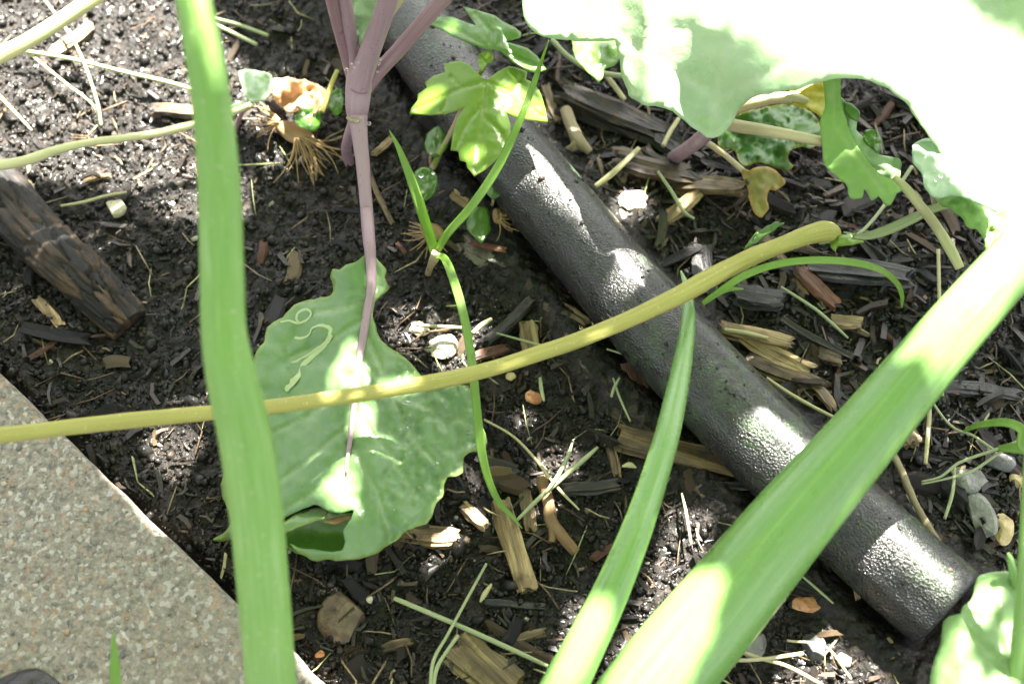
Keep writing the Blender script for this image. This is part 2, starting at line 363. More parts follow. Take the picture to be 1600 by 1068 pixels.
def blade(name, pts, m, parent=None, n=None, vee=.35, thick=.00012):
    """flat grass blade; pts (px,py,h,half width px)"""
    a = np.array([[*P(p[0], p[1], p[2]), p[3]] for p in pts])
    for i in range(len(a)): a[i, 3] *= depth(a[i, :3]) / FPX
    n = n or len(pts) * 7; c = catmull(a, n); Cc = c[:, :3]; wd = np.maximum(c[:, 3], 3e-5)
    T = np.gradient(Cc, axis=0); T /= np.linalg.norm(T, axis=1)[:, None] + 1e-12; V = []; F = []; UV = []
    L = np.concatenate([[0], np.cumsum(np.linalg.norm(np.diff(Cc, axis=0), axis=1))])
    for i in range(n):
        view = CAM - Cc[i]; view = view / np.linalg.norm(view) * .6 + np.array([0, 0, .6]); s = np.cross(T[i], view); s /= np.linalg.norm(s); nn = np.cross(s, T[i])
        for k, (u, z) in enumerate(((-1, 1), (-.55, .45), (0, 0), (.55, .45), (1, 1))):
            V.append(Cc[i] + s * u * wd[i] + nn * (z * vee * wd[i])); UV.append((u * .5 + .5, L[i]))
        for k, (u, z) in enumerate(((1, 1), (.55, .45), (0, 0), (-.55, .45), (-1, 1))):
            V.append(Cc[i] + s * u * wd[i] * .97 + nn * (z * vee * wd[i] - thick)); UV.append((u * .5 + .5, L[i]))
    for i in range(n - 1):
        for k in range(10):
            k2 = (k + 1) % 10; F.append((i * 10 + k, i * 10 + k2, (i + 1) * 10 + k2, (i + 1) * 10 + k))
    F.append(tuple(range(9, -1, -1))); F.append(tuple(range((n - 1) * 10, n * 10)))
    return link_mesh(name, V, F, m, parent, uv=UV)
def inpoly(px, py, poly):
    px = np.asarray(px); py = np.asarray(py); r = np.zeros(px.shape, bool); q = poly[-1]
    for p in poly:
        c = ((p[1] > py) != (q[1] > py)); xx = (q[0] - p[0]) * (py - p[1]) / ((q[1] - p[1]) or 1e-9) + p[0]
        r ^= c & (px < xx); q = p
    return r
def segd(px, py, line):
    d = np.full(np.shape(px), 1e9)
    for a, b in zip(line[:-1], line[1:]):
        ax, ay, bx, by = a[0], a[1], b[0], b[1]; l2 = (bx - ax) ** 2 + (by - ay) ** 2 + 1e-9
        t = np.clip(((px - ax) * (bx - ax) + (py - ay) * (by - ay)) / l2, 0, 1)
        d = np.minimum(d, np.hypot(px - ax - t * (bx - ax), py - ay - t * (by - ay)))
    return d
def smooth_poly(poly, step, jag, seed):
    out = []; n = len(poly); q = [poly[i % n] for i in range(-1, n + 2)]
    for i in range(n):
        a, b, c, d = [np.array(q[i + k], float) for k in range(4)]; k = max(1, int(np.hypot(*(c - b)) / step))
        for j in range(k):
            u = j / k; p = .5 * (2 * b + .6 * (c - a) * u + (-.6 * 2 * 1 * 0) + (6 * (c - b) - 2 * .6 * (c - a) - .6 * (d - b)) * u * u - (4 * (c - b) - .6 * (c - a) - .6 * (d - b)) * u ** 3)
            out.append(p)
    out = np.array(out)
    if jag: out[:, 0] += jag * vnoise(out[:, 0] / 7, out[:, 1] / 7, seed=seed); out[:, 1] += jag * vnoise(out[:, 0] / 7, out[:, 1] / 7, seed=seed + 1)
    return out
def leaf(name, outline, hf, m, parent=None, step=6, veins=(), holes=(), jag=1.2, seed=1, thick=.0003, vdepth=.0003, vw=3.0, edgew=4, sm=True, ripple=.0004, rs=30):
    """a leaf blade with its own outline, thickness, relief and veins; hf(px,py)->height of the blade"""
    polys = [smooth_poly(outline, step, jag, seed) if sm else np.array(outline, float)] + [smooth_poly(h, step, jag, seed + 4) for h in holes]
    vs = []; es = []
    for pl in polys:
        b0 = len(vs); vs += [Vector(p) for p in pl]; es += [(b0 + i, b0 + (i + 1) % len(pl)) for i in range(len(pl))]
    x0, y0 = polys[0].min(0); x1, y1 = polys[0].max(0)
    gx, gy = np.meshgrid(np.arange(x0, x1, step), np.arange(y0, y1, step)); gx = gx.ravel() + rng.uniform(-.25, .25, gx.size) * step; gy = gy.ravel() + rng.uniform(-.25, .25, gy.size) * step
    ok = inpoly(gx, gy, polys[0]) & (segd(gx, gy, np.vstack([polys[0], polys[0][:1]])) > step * .55)
    for h in polys[1:]: ok &= ~inpoly(gx, gy, h) & (segd(gx, gy, np.vstack([h, h[:1]])) > step * .55)
    vs += [Vector((a, b)) for a, b in zip(gx[ok], gy[ok])]
    r = delaunay_2d_cdt(vs, es, [], 0, 1e-4); v2 = np.array([(v.x, v.y) for v in r[0]]); F = np.array(r[2])
    cx, cy = v2[F].mean(1).T; ok = inpoly(cx, cy, polys[0])
    for h in polys[1:]: ok &= ~inpoly(cx, cy, h)
    F = F[ok]; X, Y = v2.T
    h = hf(X, Y) + ripple * fbm(X / rs, Y / rs, seed=seed, o=3)
    vd = np.full(len(X), 1e9)
    for l in veins: vd = np.minimum(vd, segd(X, Y, l))
    va = np.exp(-(vd / vw) ** 2); h = h - vdepth * np.exp(-(vd / (vw * 1.5)) ** 2)
    ed = segd(X, Y, np.vstack([polys[0], polys[0][:1]]))
    V = np.array([P(a, b, c) for a, b, c in zip(X, Y, h)])
    # make all faces look up
    e1, e2 = v2[F[:, 1]] - v2[F[:, 0]], v2[F[:, 2]] - v2[F[:, 0]]; fl = (e1[:, 0] * e2[:, 1] - e1[:, 1] * e2[:, 0]) > 0
    F[fl] = F[fl][:, ::-1]
    used = np.unique(F); mp = -np.ones(len(V), int); mp[used] = np.arange(len(used)); V = V[used]; F = mp[F]; va = va[used]; ed = ed[used]
    o = link_mesh(name, V, F, m, parent, attrs={'vein': va * .8, 'edge': np.exp(-(ed / edgew) ** 2) * .8})
    s = o.modifiers.new('solid', 'SOLIDIFY'); s.thickness = thick; s.offset = -1
    return o
def blob(name, c, size, m, parent=None, seed=0, sub=3, rough=.25, flatface=0.0, rot=None, smooth=False):
    bm = bmesh.new(); bmesh.ops.create_icosphere(bm, subdivisions=sub, radius=1.0)
    V = np.array([v.co[:] for v in bm.verts]); F = [[v.index for v in f.verts] for f in bm.faces]; bm.free()
    if flatface:
        r2 = np.random.default_rng(seed)
        for _ in range(9):
            n = r2.normal(size=3); n /= np.linalg.norm(n); d = V @ n; k = r2.uniform(.55, .85); V = V - np.outer(np.maximum(d - k, 0) * flatface, n)
    V = V * (1 + rough * fbm(V[:, 0] * 1.3 + seed * 7, V[:, 1] * 1.3, V[:, 2] * 1.3, seed=seed, o=4))[:, None]
    V = V * np.array(size)
    if rot is not None:
        q = Quaternion((0, 0, 1), rot); V = np.array([q @ Vector(v) for v in V])
    return link_mesh(name, V + np.array(c), F, m, parent, smooth=smooth)
def chip_geo(L, W, T, seed, nseg=10, nr=12, bend=.05, split=.18, taper=.2):
    """splintered piece of wood along +X, in metres"""
    r2 = np.random.default_rng(seed); ang = np.linspace(0, 2 * np.pi, nr, endpoint=False)
    cs, sn = np.cos(ang), np.sin(ang); e = .55
    prof = np.stack([np.sign(cs) * np.abs(cs) ** e * W / 2, np.sign(sn) * np.abs(sn) ** e * T / 2], 1)
    gr = 1 + .16 * r2.normal(size=nr); e0 = r2.uniform(-1, 1, nr) * split; e1 = r2.uniform(-1, 1, nr) * split
    ph = r2.uniform(0, 6); V = []; F = []
    for i in range(nseg + 1):
        t = i / nseg; k = 1 - taper * abs(2 * t - 1) ** 2 * r2.uniform(.5, 1)
        rr = gr * k * (1 + .12 * vnoise(np.arange(nr) * .9, np.full(nr, t * 5.0), seed=seed))
        x = (t - .5) * L + (e0 * (1 - t) ** 3 + e1 * t ** 3) * min(L, W * 4) * .5
        yb = bend * L * math.sin(ph + 3 * t); zb = bend * .5 * L * math.sin(ph * 2 + 2.5 * t)
        V += [(x[j], prof[j, 0] * rr[j] + yb, prof[j, 1] * rr[j] + zb) for j in range(nr)]
    for i in range(nseg):
        for j in range(nr):
            j2 = (j + 1) % nr; F.append((i * nr + j, (i + 1) * nr + j, (i + 1) * nr + j2, i * nr + j2))
    a = len(V); V.append(tuple(np.mean(V[:nr], 0) + np.array([L * .03, 0, 0]))); V.append(tuple(np.mean(V[nseg * nr:nseg * nr + nr], 0) - np.array([L * .03, 0, 0])))
    for j in range(nr):
        j2 = (j + 1) % nr; F.append((a, j, j2)); F.append((a + 1, nseg * nr + j2, nseg * nr + j))
    return np.array(V), F
def place_rot(o, a, b, roll=0.0):
    d = Vector(tuple(b - a)); q = d.to_track_quat('X', 'Z'); o.rotation_mode = 'QUATERNION'; o.rotation_quaternion = q @ Quaternion((1, 0, 0), roll)
def wood(name, p0, p1, wpx, m, label, cat, tpx=None, lift=0.0, seed=0, nseg=16, nr=18, parent=None, lift2=None, **kw):
    """piece of wood between two places on the soil"""
    a = G(*p0, lift); b = G(*p1, lift if lift2 is None else lift2); c = (a + b) / 2; k = depth(c) / FPX
    L = float(np.linalg.norm(b - a)); V, F = chip_geo(L, wpx * k, (tpx or wpx * .55) * k, seed, nseg, nr, **kw)
    me = bpy.data.meshes.new(name); me.from_pydata([tuple(v) for v in V], [], F); me.materials.append(m)
    me.polygons.foreach_set('use_smooth', [True] * len(F))
    try: me.set_sharp_from_angle(angle=R(38))
    except Exception: pass
    o = bpy.data.objects.new(name, me); COL.objects.link(o); o.location = tuple(c); place_rot(o, a, b, random.uniform(-.2, .2))
    if label: tag(o, label, cat)
    return o

# ------------------------------------------------------------ SOIL
def axis(lo, hi, stepc, far):
    core = np.arange(lo, hi, stepc); g = stepc * 1.35 ** np.arange(1, 60); g = np.cumsum(g); g = g[g < far]
    return np.concatenate([(lo - g)[::-1], core, hi + g])
gxs = axis(-.155, .155, .00046, 6.0); gys = axis(-.095, .125, .00046, 6.0)
PAV0, PAV1 = P(-40, 545, .013), P(540, 1098, .013)           # the paver's long edge
pdir = (PAV1 - PAV0)[:2]; pdir /= np.linalg.norm(pdir); pnor = np.array([-pdir[1], pdir[0]])
if pnor @ np.array([1, 1]) > 0: pnor = -pnor                 # points into the paver
HOSE = [(480, -190), (535, -110), (590, -35), (648, 45), (716, 140), (792, 238), (880, 343), (970, 450), (1062, 553), (1166, 662), (1280, 772), (1400, 882), (1477, 948)]
hose_c = np.array([P(x, y, .0085) for x, y in HOSE])
X, Y = np.meshgrid(gxs, gys); Z = gz(X, Y)
dh = segd(X, Y, hose_c[:, :2]); Z = Z + .0028 * np.exp(-((dh - .0115) / .005) ** 2) - .004 * np.exp(-(dh / .007) ** 2)
dp = (X - PAV0[0]) * pnor[0] + (Y - PAV0[1]) * pnor[1]
Z = np.where(dp > -.003, np.minimum(Z, -.001 - .004 * np.clip((dp + .003) / .004, 0, 1)), Z)
nx, ny = len(gxs), len(gys); idx = np.arange(nx * ny).reshape(ny, nx)
Fq = np.stack([idx[:-1, :-1], idx[:-1, 1:], idx[1:, 1:], idx[1:, :-1]], -1).reshape(-1, 4)
soil = fast_mesh('soil_ground', np.stack([X, Y, Z], -1).reshape(-1, 3), Fq, M['soil'])
tag(soil, 'dark wet garden soil of the bed', kind='structure')

def in_paver(x, y, mar=.0): return (x - PAV0[0]) * pnor[0] + (y - PAV0[1]) * pnor[1] > -mar
def in_hose(x, y, mar=.0): return segd(np.array([x]), np.array([y]), hose_c[:, :2])[0] < .0098 + mar
def scatter(n, pxr=(-60, 1660), pyr=(-60, 1130)):
    x = rng.uniform(*pxr, n); y = rng.uniform(*pyr, n); p = np.array([P(a, b, 0)[:2] for a, b in zip(x, y)])
    ok = ~in_paver(p[:, 0], p[:, 1], .001) & (segd(p[:, 0], p[:, 1], hose_c[:, :2]) > .0085)
    return x[ok], y[ok], p[ok]
def rot_rand(n, tilt):
    yaw = rng.uniform(0, 2 * np.pi, n); a = rng.normal(0, tilt, n); b = rng.normal(0, tilt, n)
    cy, sy, ca, sa, cb, sb = np.cos(yaw), np.sin(yaw), np.cos(a), np.sin(a), np.cos(b), np.sin(b); Rm = np.zeros((n, 3, 3))
    Rm[:, 0, 0] = cy * cb - sy * sa * sb; Rm[:, 0, 1] = -sy * ca; Rm[:, 0, 2] = cy * sb + sy * sa * cb
    Rm[:, 1, 0] = sy * cb + cy * sa * sb; Rm[:, 1, 1] = cy * ca; Rm[:, 1, 2] = sy * sb - cy * sa * cb
    Rm[:, 2, 0] = -ca * sb; Rm[:, 2, 1] = sa; Rm[:, 2, 2] = ca * cb; return Rm
# soil crumbs (far too many to count)
bm = bmesh.new(); bmesh.ops.create_icosphere(bm, subdivisions=1, radius=1.0); ICO = np.array([v.co[:] for v in bm.verts]); ICF = np.array([[v.index for v in f.verts] for f in bm.faces]); bm.free()
xs, ys, pp = scatter(40000); n = len(pp); sz = np.exp(rng.normal(math.log(.00040), .5, n)); sz = np.clip(sz, .0002, .0022)
Vc = ICO[None] * rng.uniform(.4, 1.35, (n, 12, 1)) * rng.uniform(.6, 1.2, (n, 1, 3)) * sz[:, None, None]
Vc = np.einsum('nij,nkj->nki', rot_rand(n, 1.0), Vc); Vc[:, :, :2] += pp[:, None]; Vc[:, :, 2] += (gz(pp[:, 0], pp[:, 1]) + sz * .35)[:, None]
tint = np.clip(rng.beta(1.5, 3.2, n) + (rng.random(n) < .02) * .5, 0, 1)
o = fast_mesh('soil_crumbs', Vc.reshape(-1, 3), (ICF[None] + 12 * np.arange(n)[:, None, None]).reshape(-1, 3), M['crumb'], {'tint': np.repeat(tint, 12)}, smooth=True)
tag(o, 'loose dark soil crumbs and grit covering the bed', 'soil crumbs', kind='stuff')
# tiny splinters and fibres
xs, ys, pp = scatter(12500); n = len(pp); right = (segd(pp[:, 0], pp[:, 1], hose_c[:, :2]) > 0) & (pp[:, 1] > np.interp(pp[:, 0], hose_c[:, 0], hose_c[:, 1]))
keep = (rng.random(n) < np.where(right, .9, .22)); pp = pp[keep]; right = right[keep]; n = len(pp)
Ls = np.exp(rng.normal(math.log(.0021), .6, n)) * np.where(right, 1.15, .9); Ls = np.clip(Ls, .0008, .011); Ws = np.clip(Ls * rng.uniform(.06, .30, n), .00018, .0013); Ts = Ws * rng.uniform(.4, .9, n)
base = np.array([(-.5, -.5, -.5), (-.42, .5, -.5), (-.5, .5, .5), (-.55, -.5, .5), (0, -.55, -.5), (0, .5, -.6), (.03, .45, .6), (0, -.5, .5), (.5, -.35, -.4), (.42, .4, -.4), (.52, .3, .4), (.46, -.4, .4)])
bf = np.array([(0, 1, 2, 3), (0, 4, 5, 1), (1, 5, 6, 2), (2, 6, 7, 3), (3, 7, 4, 0), (4, 8, 9, 5), (5, 9, 10, 6), (6, 10, 11, 7), (7, 11, 8, 4), (11, 10, 9, 8)])[:, ::-1]
Vc = base[None] + rng.uniform(-.12, .12, (n, 12, 3)) * np.array([.4, 1, 1]); Vc = Vc * np.stack([Ls, Ws, Ts], -1)[:, None]; Vc[:, 4:8, 1] += (rng.normal(0, .07, n) * Ls)[:, None]
Vc = np.einsum('nij,nkj->nki', rot_rand(n, .22), Vc); Vc[:, :, :2] += pp[:, None]; Vc[:, :, 2] += (gz(pp[:, 0], pp[:, 1]) + .0005 + Ts * .4)[:, None]
tint = np.clip(rng.beta(1.6, 2.6, n), 0, 1)
o = fast_mesh('mulch_fibres', Vc.reshape(-1, 3), (bf[None] + 12 * np.arange(n)[:, None, None]).reshape(-1, 4), M['fibre'], {'tint': np.repeat(tint, 12)}, smooth=False)
tag(o, 'fine brown wood splinters and plant fibres littering the soil', 'mulch fibres', kind='stuff')

xs, ys, pp = scatter(520); n = len(pp); Ls = rng.uniform(.003, .012, n); Ws = rng.uniform(.00016, .00034, n)
Vc = base[None] + rng.uniform(-.12, .12, (n, 12, 3)) * np.array([.1, 1, 1]); Vc = Vc * np.stack([Ls, Ws, Ws], -1)[:, None]; Vc[:, 4:8, 1] += (rng.normal(0, .09, n) * Ls)[:, None]
Vc = np.einsum('nij,nkj->nki', rot_rand(n, .14), Vc); Vc[:, :, :2] += pp[:, None]; Vc[:, :, 2] += (gz(pp[:, 0], pp[:, 1]) + .0014)[:, None]
o = fast_mesh('dry_grass_bits', Vc.reshape(-1, 3), (bf[None] + 12 * np.arange(n)[:, None, None]).reshape(-1, 4), M['fibre'], {'tint': np.repeat(rng.uniform(.72, 1, n), 12)}, smooth=True)
tag(o, 'fine dry straw-coloured grass bits scattered on the soil', 'grass bits', kind='stuff')
# ------------------------------------------------------------ PAVER
def paver():
    W2 = .20; H = .013; t = thing('concrete_paver', 'weathered speckled concrete paver at the lower left edge of the bed', 'paver', (*((PAV0 + PAV1) / 2)[:2], 0))
    L = np.linalg.norm((PAV1 - PAV0)[:2]); u = np.arange(-.12, L + .10, .0009); v = np.concatenate([np.linspace(0, .0012, 5), np.arange(.002, .085, .0009), np.linspace(.087, W2, 14)])
    U, Vv = np.meshgrid(u, v); x = PAV0[0] + pdir[0] * U + pnor[0] * Vv; y = PAV0[1] + pdir[1] * U + pnor[1] * Vv
    wob = .0007 * fbm(U / .012, np.zeros_like(U), seed=71, o=3) * np.exp(-Vv / .004); x += pnor[0] * wob; y += pnor[1] * wob
    d1, _, ii = worley(x / .0024, y / .0024, 61); z = H + .00035 * (ii - .5) - .0007 * np.clip(d1 - .45, 0, 1) + .0003 * fbm(x / .0016, y / .0016, seed=62, o=3)
    z -= .0016 * np.clip(1 - Vv / .0014, 0, 1) ** 1.6
    side = []; nv, nu = U.shape
    top = np.stack([x, y, z], -1)
    rows = [np.stack([x[0] - pnor[0] * k, y[0] - pnor[1] * k, zz + 0 * x[0]], -1) for k, zz in ((.0003, -.03), (.0004, .004), (.0002, .009))]
    A = np.concatenate([np.array(rows), top], 0); k = A.shape[0]; idx = np.arange(k * nu).reshape(k, nu)
    F = np.stack([idx[:-1, :-1], idx[1:, :-1], idx[1:, 1:], idx[:-1, 1:]], -1).reshape(-1, 4)
    V = A.reshape(-1, 3) - np.array(t['_o']); o = fast_mesh('slab', V, F, M['paver']); o.parent = t
    # skirt closes the other three sides
    c = [PAV0[:2] - pdir * .12 + pnor * (W2 - .0005), PAV0[:2] - pdir * .12 + pnor * .001, PAV0[:2] + pdir * (L + .095) + pnor * .001, PAV0[:2] + pdir * (L + .095) + pnor * (W2 - .0005)]
    VV = [(*q, z) for z in (-.03, H - .002) for q in c]; link_mesh('slab_core', VV, [(0, 1, 5, 4), (1, 2, 6, 5), (2, 3, 7, 6), (3, 0, 4, 7), (4, 5, 6, 7), (3, 2, 1, 0)], M['paver'], t, smooth=False)
    # aggregate grains standing proud
    n = 5200; uu = rng.uniform(-.02, L + .02, n); vv = rng.uniform(.0012, .08, n); s = np.clip(np.exp(rng.normal(math.log(.00040), .42, n)), .00015, .0013)
    px = PAV0[0] + pdir[0] * uu + pnor[0] * vv; py = PAV0[1] + pdir[1] * uu + pnor[1] * vv
    Vg = ICO[None] * rng.uniform(.7, 1.2, (n, 12, 1)) * rng.uniform(.7, 1.2, (n, 1, 3)) * s[:, None, None] * np.array([1, 1, .5]); Vg[:, :, 0] += px[:, None]; Vg[:, :, 1] += py[:, None]; Vg[:, :, 2] += (H - .00015 + 0 * s)[:, None]
    g = fast_mesh('aggregate_grains', Vg.reshape(-1, 3) - np.array(t['_o']), (ICF[None] + 12 * np.arange(n)[:, None, None]).reshape(-1, 3), M['grain'], {'tint': np.repeat(rng.random(n), 12)}, smooth=True)
    g.parent = t; g['kind'] = 'stuff'
def grain_mat():
    m, nt, b = new_mat('paver_grain'); v = coord(nt)
    c = ramp(nt, attr(nt, 'tint'), [(0, (.06, .062, .065)), (.25, (.16, .145, .12)), (.6, (.25, .23, .19)), (.86, (.36, .34, .30)), (.95, (.30, .17, .10)), (1, (.40, .22, .12))])
    c = mixc(nt, fr(nt, noise(nt, v, 900, 4), .4, .65, 0, .6), c, (.2, .18, .14)); setc(nt, b, c, .75, .3); bump(nt, b, noise(nt, v, 1800, 3), .8, .0003); return m
M['grain'] = grain_mat(); paver()

# ------------------------------------------------------------ HOSE
def hose():
    t = thing('soaker_hose', 'thick black rough rubber soaker hose running diagonally across the bed', 'hose', (*hose_c[7][:2], 0))
    n = 620; nr = 110; c = catmull(hose_c, n); L = np.concatenate([[0], np.cumsum(np.linalg.norm(np.diff(c, axis=0), axis=1))]); RAD = .0095
    T = np.gradient(c, axis=0); T /= np.linalg.norm(T, axis=1)[:, None]; ang = np.linspace(0, 2 * np.pi, nr, endpoint=False)
    V = np.zeros((n, nr, 3))
    for i in range(n):
        nb = np.array([0, 0, 1.]) - T[i] * T[i][2]; nb /= np.linalg.norm(nb); bi = np.cross(T[i], nb)
        a = ang; ca, sa = np.cos(a), np.sin(a)
        r = RAD * (1 + .012 * vnoise(ca * 1.5, sa * 1.5, np.full(nr, L[i] / .02), 81)) + .00004 * vnoise(ca * 24, sa * 16, np.full(nr, L[i] / .0011), 82) + .00004 * vnoise(ca * 9, sa * 9, np.full(nr, L[i] / .0018), 83)
        V[i] = c[i] + np.outer(ca * r, nb) + np.outer(sa * r, bi)
    endr = np.linspace(1, .62, 4); rings = []
    e = c[-1]; body = V.reshape(-1, 3); idx = np.arange(n * nr).reshape(n, nr); nxt = np.roll(idx, -1, 1)
    F = np.stack([idx[:-1], nxt[:-1], nxt[1:], idx[1:]], -1).reshape(-1, 4)
    extra = []; k0 = n * nr; prev = idx[-1]; FF = [F]
    for q, (s, dz) in enumerate(((.97, .0004), (.88, .0006), (.64, .0005), (.58, -.001), (.58, -.02))):
        ring = e + (V[-1] - e) * s + T[-1] * dz; extra.append(ring); cur = np.arange(k0, k0 + nr); k0 += nr
        FF.append(np.stack([prev, np.roll(prev, -1), np.roll(cur, -1), cur], -1)); prev = cur
    allV = np.vstack([body] + extra); F = np.vstack(FF)
    r3 = np.random.default_rng(5); m = 420; ii = r3.integers(0, n, m); aa = r3.normal(0, .75, m); sz = np.exp(r3.normal(math.log(.00024), .5, m)); Vd = []
    for q, (i0, a0) in enumerate(zip(ii, aa)):
        nb = np.array([0, 0, 1.]) - T[i0] * T[i0][2]; nb /= np.linalg.norm(nb); bi = np.cross(T[i0], nb); Vd.append(ICO * sz[q] * r3.uniform(.5, 1.3, (12, 1)) + c[i0] + (nb * math.cos(a0) + bi * math.sin(a0)) * RAD)
    dd = fast_mesh('dirt_specks', np.vstack(Vd) - np.array(t['_o']), (ICF[None] + 12 * np.arange(m)[:, None, None]).reshape(-1, 3), M['crumb'], {'tint': np.repeat(np.clip(r3.beta(2, 2, m), 0, 1), 12)}); dd.parent = t; dd['kind'] = 'stuff'
    o = fast_mesh('hose_wall', allV - np.array(t['_o']), F, M['hose']); o.parent = t
hose()

# ------------------------------------------------------------ CABBAGE PLANT (purple stem, large leaf)
def cabbage():
    base = G(545, 262); t = thing('cabbage_plant', 'young cabbage plant with purple stem and one broad green leaf lying on the soil', 'cabbage plant', base)
    st = tube('stem', [(548, 262, -.003, 8), (541, 236, .006, 8), (546, 212, .020, 9), (556, 190, .032, 13), (558, 168, .037, 18), (560, 142, .040, 20), (562, 118, .043, 20), (566, 100, .046, 16), (572, 84, .049, 11)], M['purple'], t, nr=28, n=60, rough=.04, fr_len=60)
    tube('leaf_scar', [(544, 184, .0355, 3), (549, 187, .0362, 4.5), (558, 188, .0363, 5), (568, 185, .0356, 3)], M['twig'], st, nr=10, rough=.3)
    tube('petiole', [(552, 130, .040, 9), (543, 92, .046, 10), (530, 45, .056, 10), (517, -10, .068, 11), (505, -70, .08, 11)], M['purple_deep'], t, nr=20, n=40, groove=.03, gfreq=3)
    tube('petiole', [(557, 122, .042, 9), (552, 84, .048, 10), (544, 35, .058, 11), (536, -15, .068, 12), (528, -70, .08, 12)], M['purple'], t, nr=20, n=40, groove=.03, gfreq=3)
    tube('petiole', [(561, 138, .0425, 15), (568, 112, .0465, 17), (576, 85, .0515, 17), (588, 52, .058, 16), (603, 10, .067, 16), (618, -45, .078, 17)], M['purple'], t, nr=26, n=40, groove=.02, gfreq=3)
    tube('petiole', [(563, 154, .038, 9), (590, 114, .042, 11), (628, 72, .047, 12), (665, 30, .053, 12), (712, -25, .06, 13), (745, -65, .065, 13)], M['purple_deep'], t, nr=20, n=44, groove=.02, gfreq=3)
    tube('petiole', [(598, 40, .055, 6), (622, 5, .06, 6), (650, -35, .066, 6)], M['petiole'], t, nr=12)
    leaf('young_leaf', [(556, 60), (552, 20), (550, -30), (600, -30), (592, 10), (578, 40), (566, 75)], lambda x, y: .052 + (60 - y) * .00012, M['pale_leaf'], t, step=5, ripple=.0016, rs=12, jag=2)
    hf = lambda x, y: .0125 + .004 * np.sin((x - 350) / 130.) - .00001 * (y - 600) + .0035 * np.exp(-((x - 560) / 60.) ** 2) + .004 * np.clip((470 - y) / 80, 0, 1) - .005 * np.clip((y - 800) / 80, 0, 1) ** 2 - .006 * np.clip((400 - x) / 60, 0, 1) + np.clip((x - 585) / 40., 0, 1) * (.0007 * vnoise(x / 13., y / 13., seed=91) + .0003 * vnoise(x / 6., y / 6., seed=92)) + .00025 * vnoise(x / 18., y / 18., seed=93)
    out = [(578, 392), (592, 408), (604, 420), (602, 434), (608, 450), (597, 463), (586, 472), (583, 492), (592, 525), (606, 541), (626, 553), (650, 576), (668, 598), (692, 602), (720, 600), (736, 607), (748, 640), (757, 672), (762, 690), (756, 702), (738, 705), (725, 714), (723, 738), (712, 743), (699, 745), (693, 757), (692, 772), (680, 790), (674, 806), (666, 818), (653, 822), (640, 826), (624, 839), (605, 853), (584, 866), (560, 873), (530, 876), (512, 872), (500, 876), (486, 875), (472, 866), (458, 856), (446, 842), (425, 838), (400, 838), (370, 841), (345, 846), (332, 842), (349, 832), (362, 815), (358, 800), (348, 776), (345, 755), (352, 735), (350, 705), (364, 660), (384, 600), (394, 566), (402, 546), (412, 535), (416, 515), (426, 504), (441, 495), (460, 476), (480, 469), (500, 465), (518, 460), (520, 448), (516, 430), (520, 420), (530, 422), (540, 414), (556, 409), (568, 400)]
    mid = [(578, 395), (580, 450), (570, 510), (562, 560), (555, 620), (548, 680), (543, 720), (538, 770)]
    veins = [mid, [(572, 520), (590, 560), (603, 600), (640, 680), (690, 735)], [(562, 560), (620, 620), (700, 650), (745, 668)], [(553, 640), (600, 700), (650, 770)], [(548, 690), (590, 770), (610, 840)], [(568, 500), (520, 530), (450, 560)], [(560, 580), (500, 640), (400, 690)], [(550, 660), (480, 720), (400, 780)], [(543, 720), (490, 770), (440, 800)], [(575, 470), (540, 480), (490, 490)]]
    hole = [(440, 812), (470, 796), (490, 788), (500, 791), (515, 799), (530, 801), (552, 796), (549, 810), (541, 821), (536, 830), (539, 845), (534, 860), (515, 862), (495, 859), (470, 856), (452, 848), (440, 834)]
    lf = leaf('leaf', out, hf, M['cabbage'], t, step=4.5, veins=veins, holes=[hole], seed=5, ripple=.0011, rs=42, vdepth=.0005, vw=2.6)
    tube('petiole', [(558, 176, .036, 16), (561, 205, .0335, 13), (566, 250, .030, 11), (571, 305, .026, 10), (575, 355, .0225, 10), (579, 400, .0205, 9)], M['purple'], t, nr=24, n=50, rough=.03)
    sf = lambda x, y: float(hf(x, y)) + .0011 * float(fbm(x / 42, y / 42, seed=5, o=3)) + .0001
    tube('midrib', [(573, 330, .0252, 9.4), (576, 362, .0262, 9.2), (578, 385, .0270, 8.8), (579, 402, sf(579, 402) + .0004, 8.4)] + [(x, y, sf(x, y), r) for x, y, r in ((580, 425, 8), (580, 450, 7.5), (575, 480, 7), (570, 510, 6.5), (566, 535, 6), (562, 560, 5.5), (558, 590, 5.2), (555, 620, 5), (551, 650, 4.5), (548, 680, 4), (543, 715, 3), (541, 740, 1.5))], M['purple'], lf, nr=14, n=50)
    # leaf miner trails: pale raised tunnels
    def trail(pts, wd):
        q = [(x, y, float(hf(x, y)) + .0011 * float(fbm(x / 42, y / 42, seed=5, o=3)) + .00004, w2 * 1.0) for (x, y), w2 in zip(pts, wd)]
        tube('miner_trail', q, M['trail'], lf, nr=8, n=len(pts) * 6, flat=.10, rough=.25, fr_len=900)
    trail([(438, 503), (452, 501), (466, 505), (480, 499), (486, 489), (479, 483), (467, 488), (463, 497), (467, 505)], [1.5, 1.8, 2, 2.2, 2.2, 2.2, 2, 2, 1.8])
    trail([(460, 527), (472, 528), (483, 522), (488, 512), (502, 508), (516, 514), (515, 528), (503, 542), (484, 555), (466, 564), (455, 566)], [2, 2.5, 2.5, 2.5, 3, 3.5, 4, 4, 4, 3, 2])
    trail([(510, 538), (494, 552), (476, 568), (468, 584), (452, 602), (446, 610)], [3, 4, 5, 5, 6, 4])
